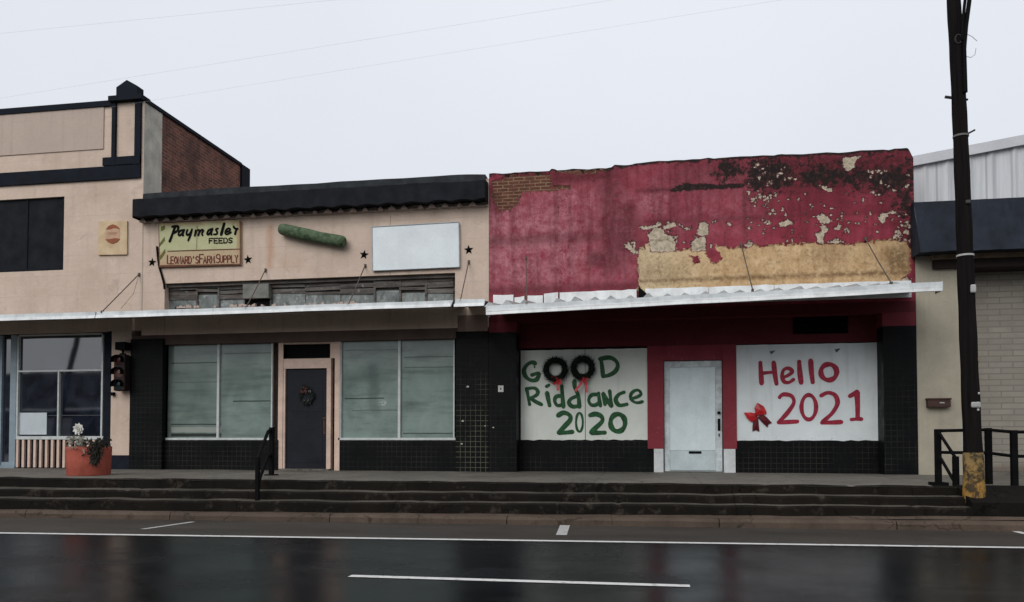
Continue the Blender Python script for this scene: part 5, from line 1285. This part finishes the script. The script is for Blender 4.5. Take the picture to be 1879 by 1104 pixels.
onpole(1780, 532, .035, .055, SILVER, 'tin_cap'); onpole(1785, 743, .06, .04, SILVER, 'number_tag', .012); onpole(1789, 752, .015, .015, SILVER, 'nail', .012); onpole(1771, 374, .03, .025, weathered('knot_grey', c4(.07,.065,.06)), 'bolt'); onpole(1791, 722, .015, .015, SILVER, 'nail', .012); onpole(1792, 660, .015, .03, WOOD, 'splinter', .012)
p_ = pw(1754.5, 77); kn = MB(); kn.tube([p_+Vector((.04*math.cos(t*.5236)*1.0, -RR[-15]+.005, .06*math.sin(t*.5236))) for t in range(13)], .012, 6); kn.build('knot', weathered('knot_rim', c4(.035, .032, .032)), up)
sg = MB(); a, b = pw(1766, 250), pw(1789, 238); sg.tube([a, b], .012, 6); a, b = pw(1746, 179), pw(1734, 177.5); sg.tube([a, b], .02, 8); a, b = pw(1770, 182), pw(1776, 182.5); sg.tube([a, b], .015, 8); sg.build('step_peg', weathered('peg_iron', c4(.03, .03, .03)), up)
cd = MB()
cd.tube([pw(1781, -60)+Vector((0,-.08,0)), pw(1773, 10)+Vector((0,-.1,0)), pw(1767, 55)+Vector((0,-.1,0)), pw(1764, 90)+Vector((0,-.09,0)), pw(1766, 175)+Vector((0,-.1,0))], .028, 10); cd.tube([pw(1772, -40)+Vector((0,-.08,0)), pw(1764, 20)+Vector((0,-.1,0)), pw(1760, 60)+Vector((0,-.11,0)), pw(1761, 80)+Vector((0,-.1,0))], .02, 8); cd.build('riser_cable', BLACK, up)
lw = MB(); lw.tube([pw(1781, -20), pw(1776, 50), pw(1773, 88), pw(1771, 95)], .004, 5); lw.tube([pw(1774, 62), pw(1784, 67), pw(1793, 75)], .004, 5); lw.tube([pw(1771, 103), pw(1782, 105), pw(1789, 100), pw(1791, 88)], .004, 5); lw.build('loose_wire', SILVER, up)
# crossarm above the picture, and the three wires it carries
ptop = pw(1738, -230)
arm = MB(); arm.box(ptop.x-.06, ptop.x+.06, ptop.y-1.1, ptop.y+1.1, ptop.z-.06, ptop.z+.06); arm.build('crossarm', POLE, up)
def wire(u0, v0, u1, v1, Y, label, sag=.12):
    a = A(u0, v0, Y); b = A(u1, v1, Y); d_ = (b-a)
    pA = a-d_*6; pB = a+d_*((ptop.x-a.x)/d_.x); n = 40
    m_ = MB(); m_.tube([pA+(pB-pA)*k/n + Vector((0, 0, 0)) for k in range(n+1)], .0009, 5, False); tag(m_.build('overhead_wire', weathered('wire_grey', c4(.5, .5, .52))), label, 'wire', 'overhead wires crossing the sky')
wire(0, 61, 470, 14, ptop.y-.8, 'thin faint overhead wire, highest of those crossing the sky at left')
wire(0, 180, 330, 127, ptop.y, 'thin faint overhead wire running to the sky above the pilaster cap')
wire(280, 184, 430, 160, ptop.y+.8, 'thin faint overhead wire, lowest, emerging right of the pilaster cap')

# ------------------------------------------------------------------ across the street (seen only as reflections in the glass and the wet road)
ob = thing('far_side_building', 'long low dark building across the street, reflected in the shop glass', 'building', (-25, -46, 0))
fz = A(110, 683, 46.3).z; box(-80, 40, -58, -46, 0, fz).build('wall', weathered('far_wall', c4(.06, .055, .055), .6, 1.4, .3), ob)
fw = MB()
for k in range(14): fw.box(-78+k*8, -73+k*8, -45.98, -45.9, 1, 3)
fw.build('window', DGLASS, ob); box(-80, 40, -46, -44.5, 3.5, 3.7).build('awning', FASCIA, ob)
ta, tb2 = A(143, 615, 20.84), A(128, 680, 20.84); td = ta-tb2; base_ = tb2-td*(tb2.z/td.z); topp = ta+td*.6
tag(MB().tube([(base_.x, -20.5, -.1), (topp.x, -20.5, topp.z)], [.17, .13], 14).build('far_side_pole', POLE), 'leaning dark pole reflected in the upper glass of the corner shop', 'pole')
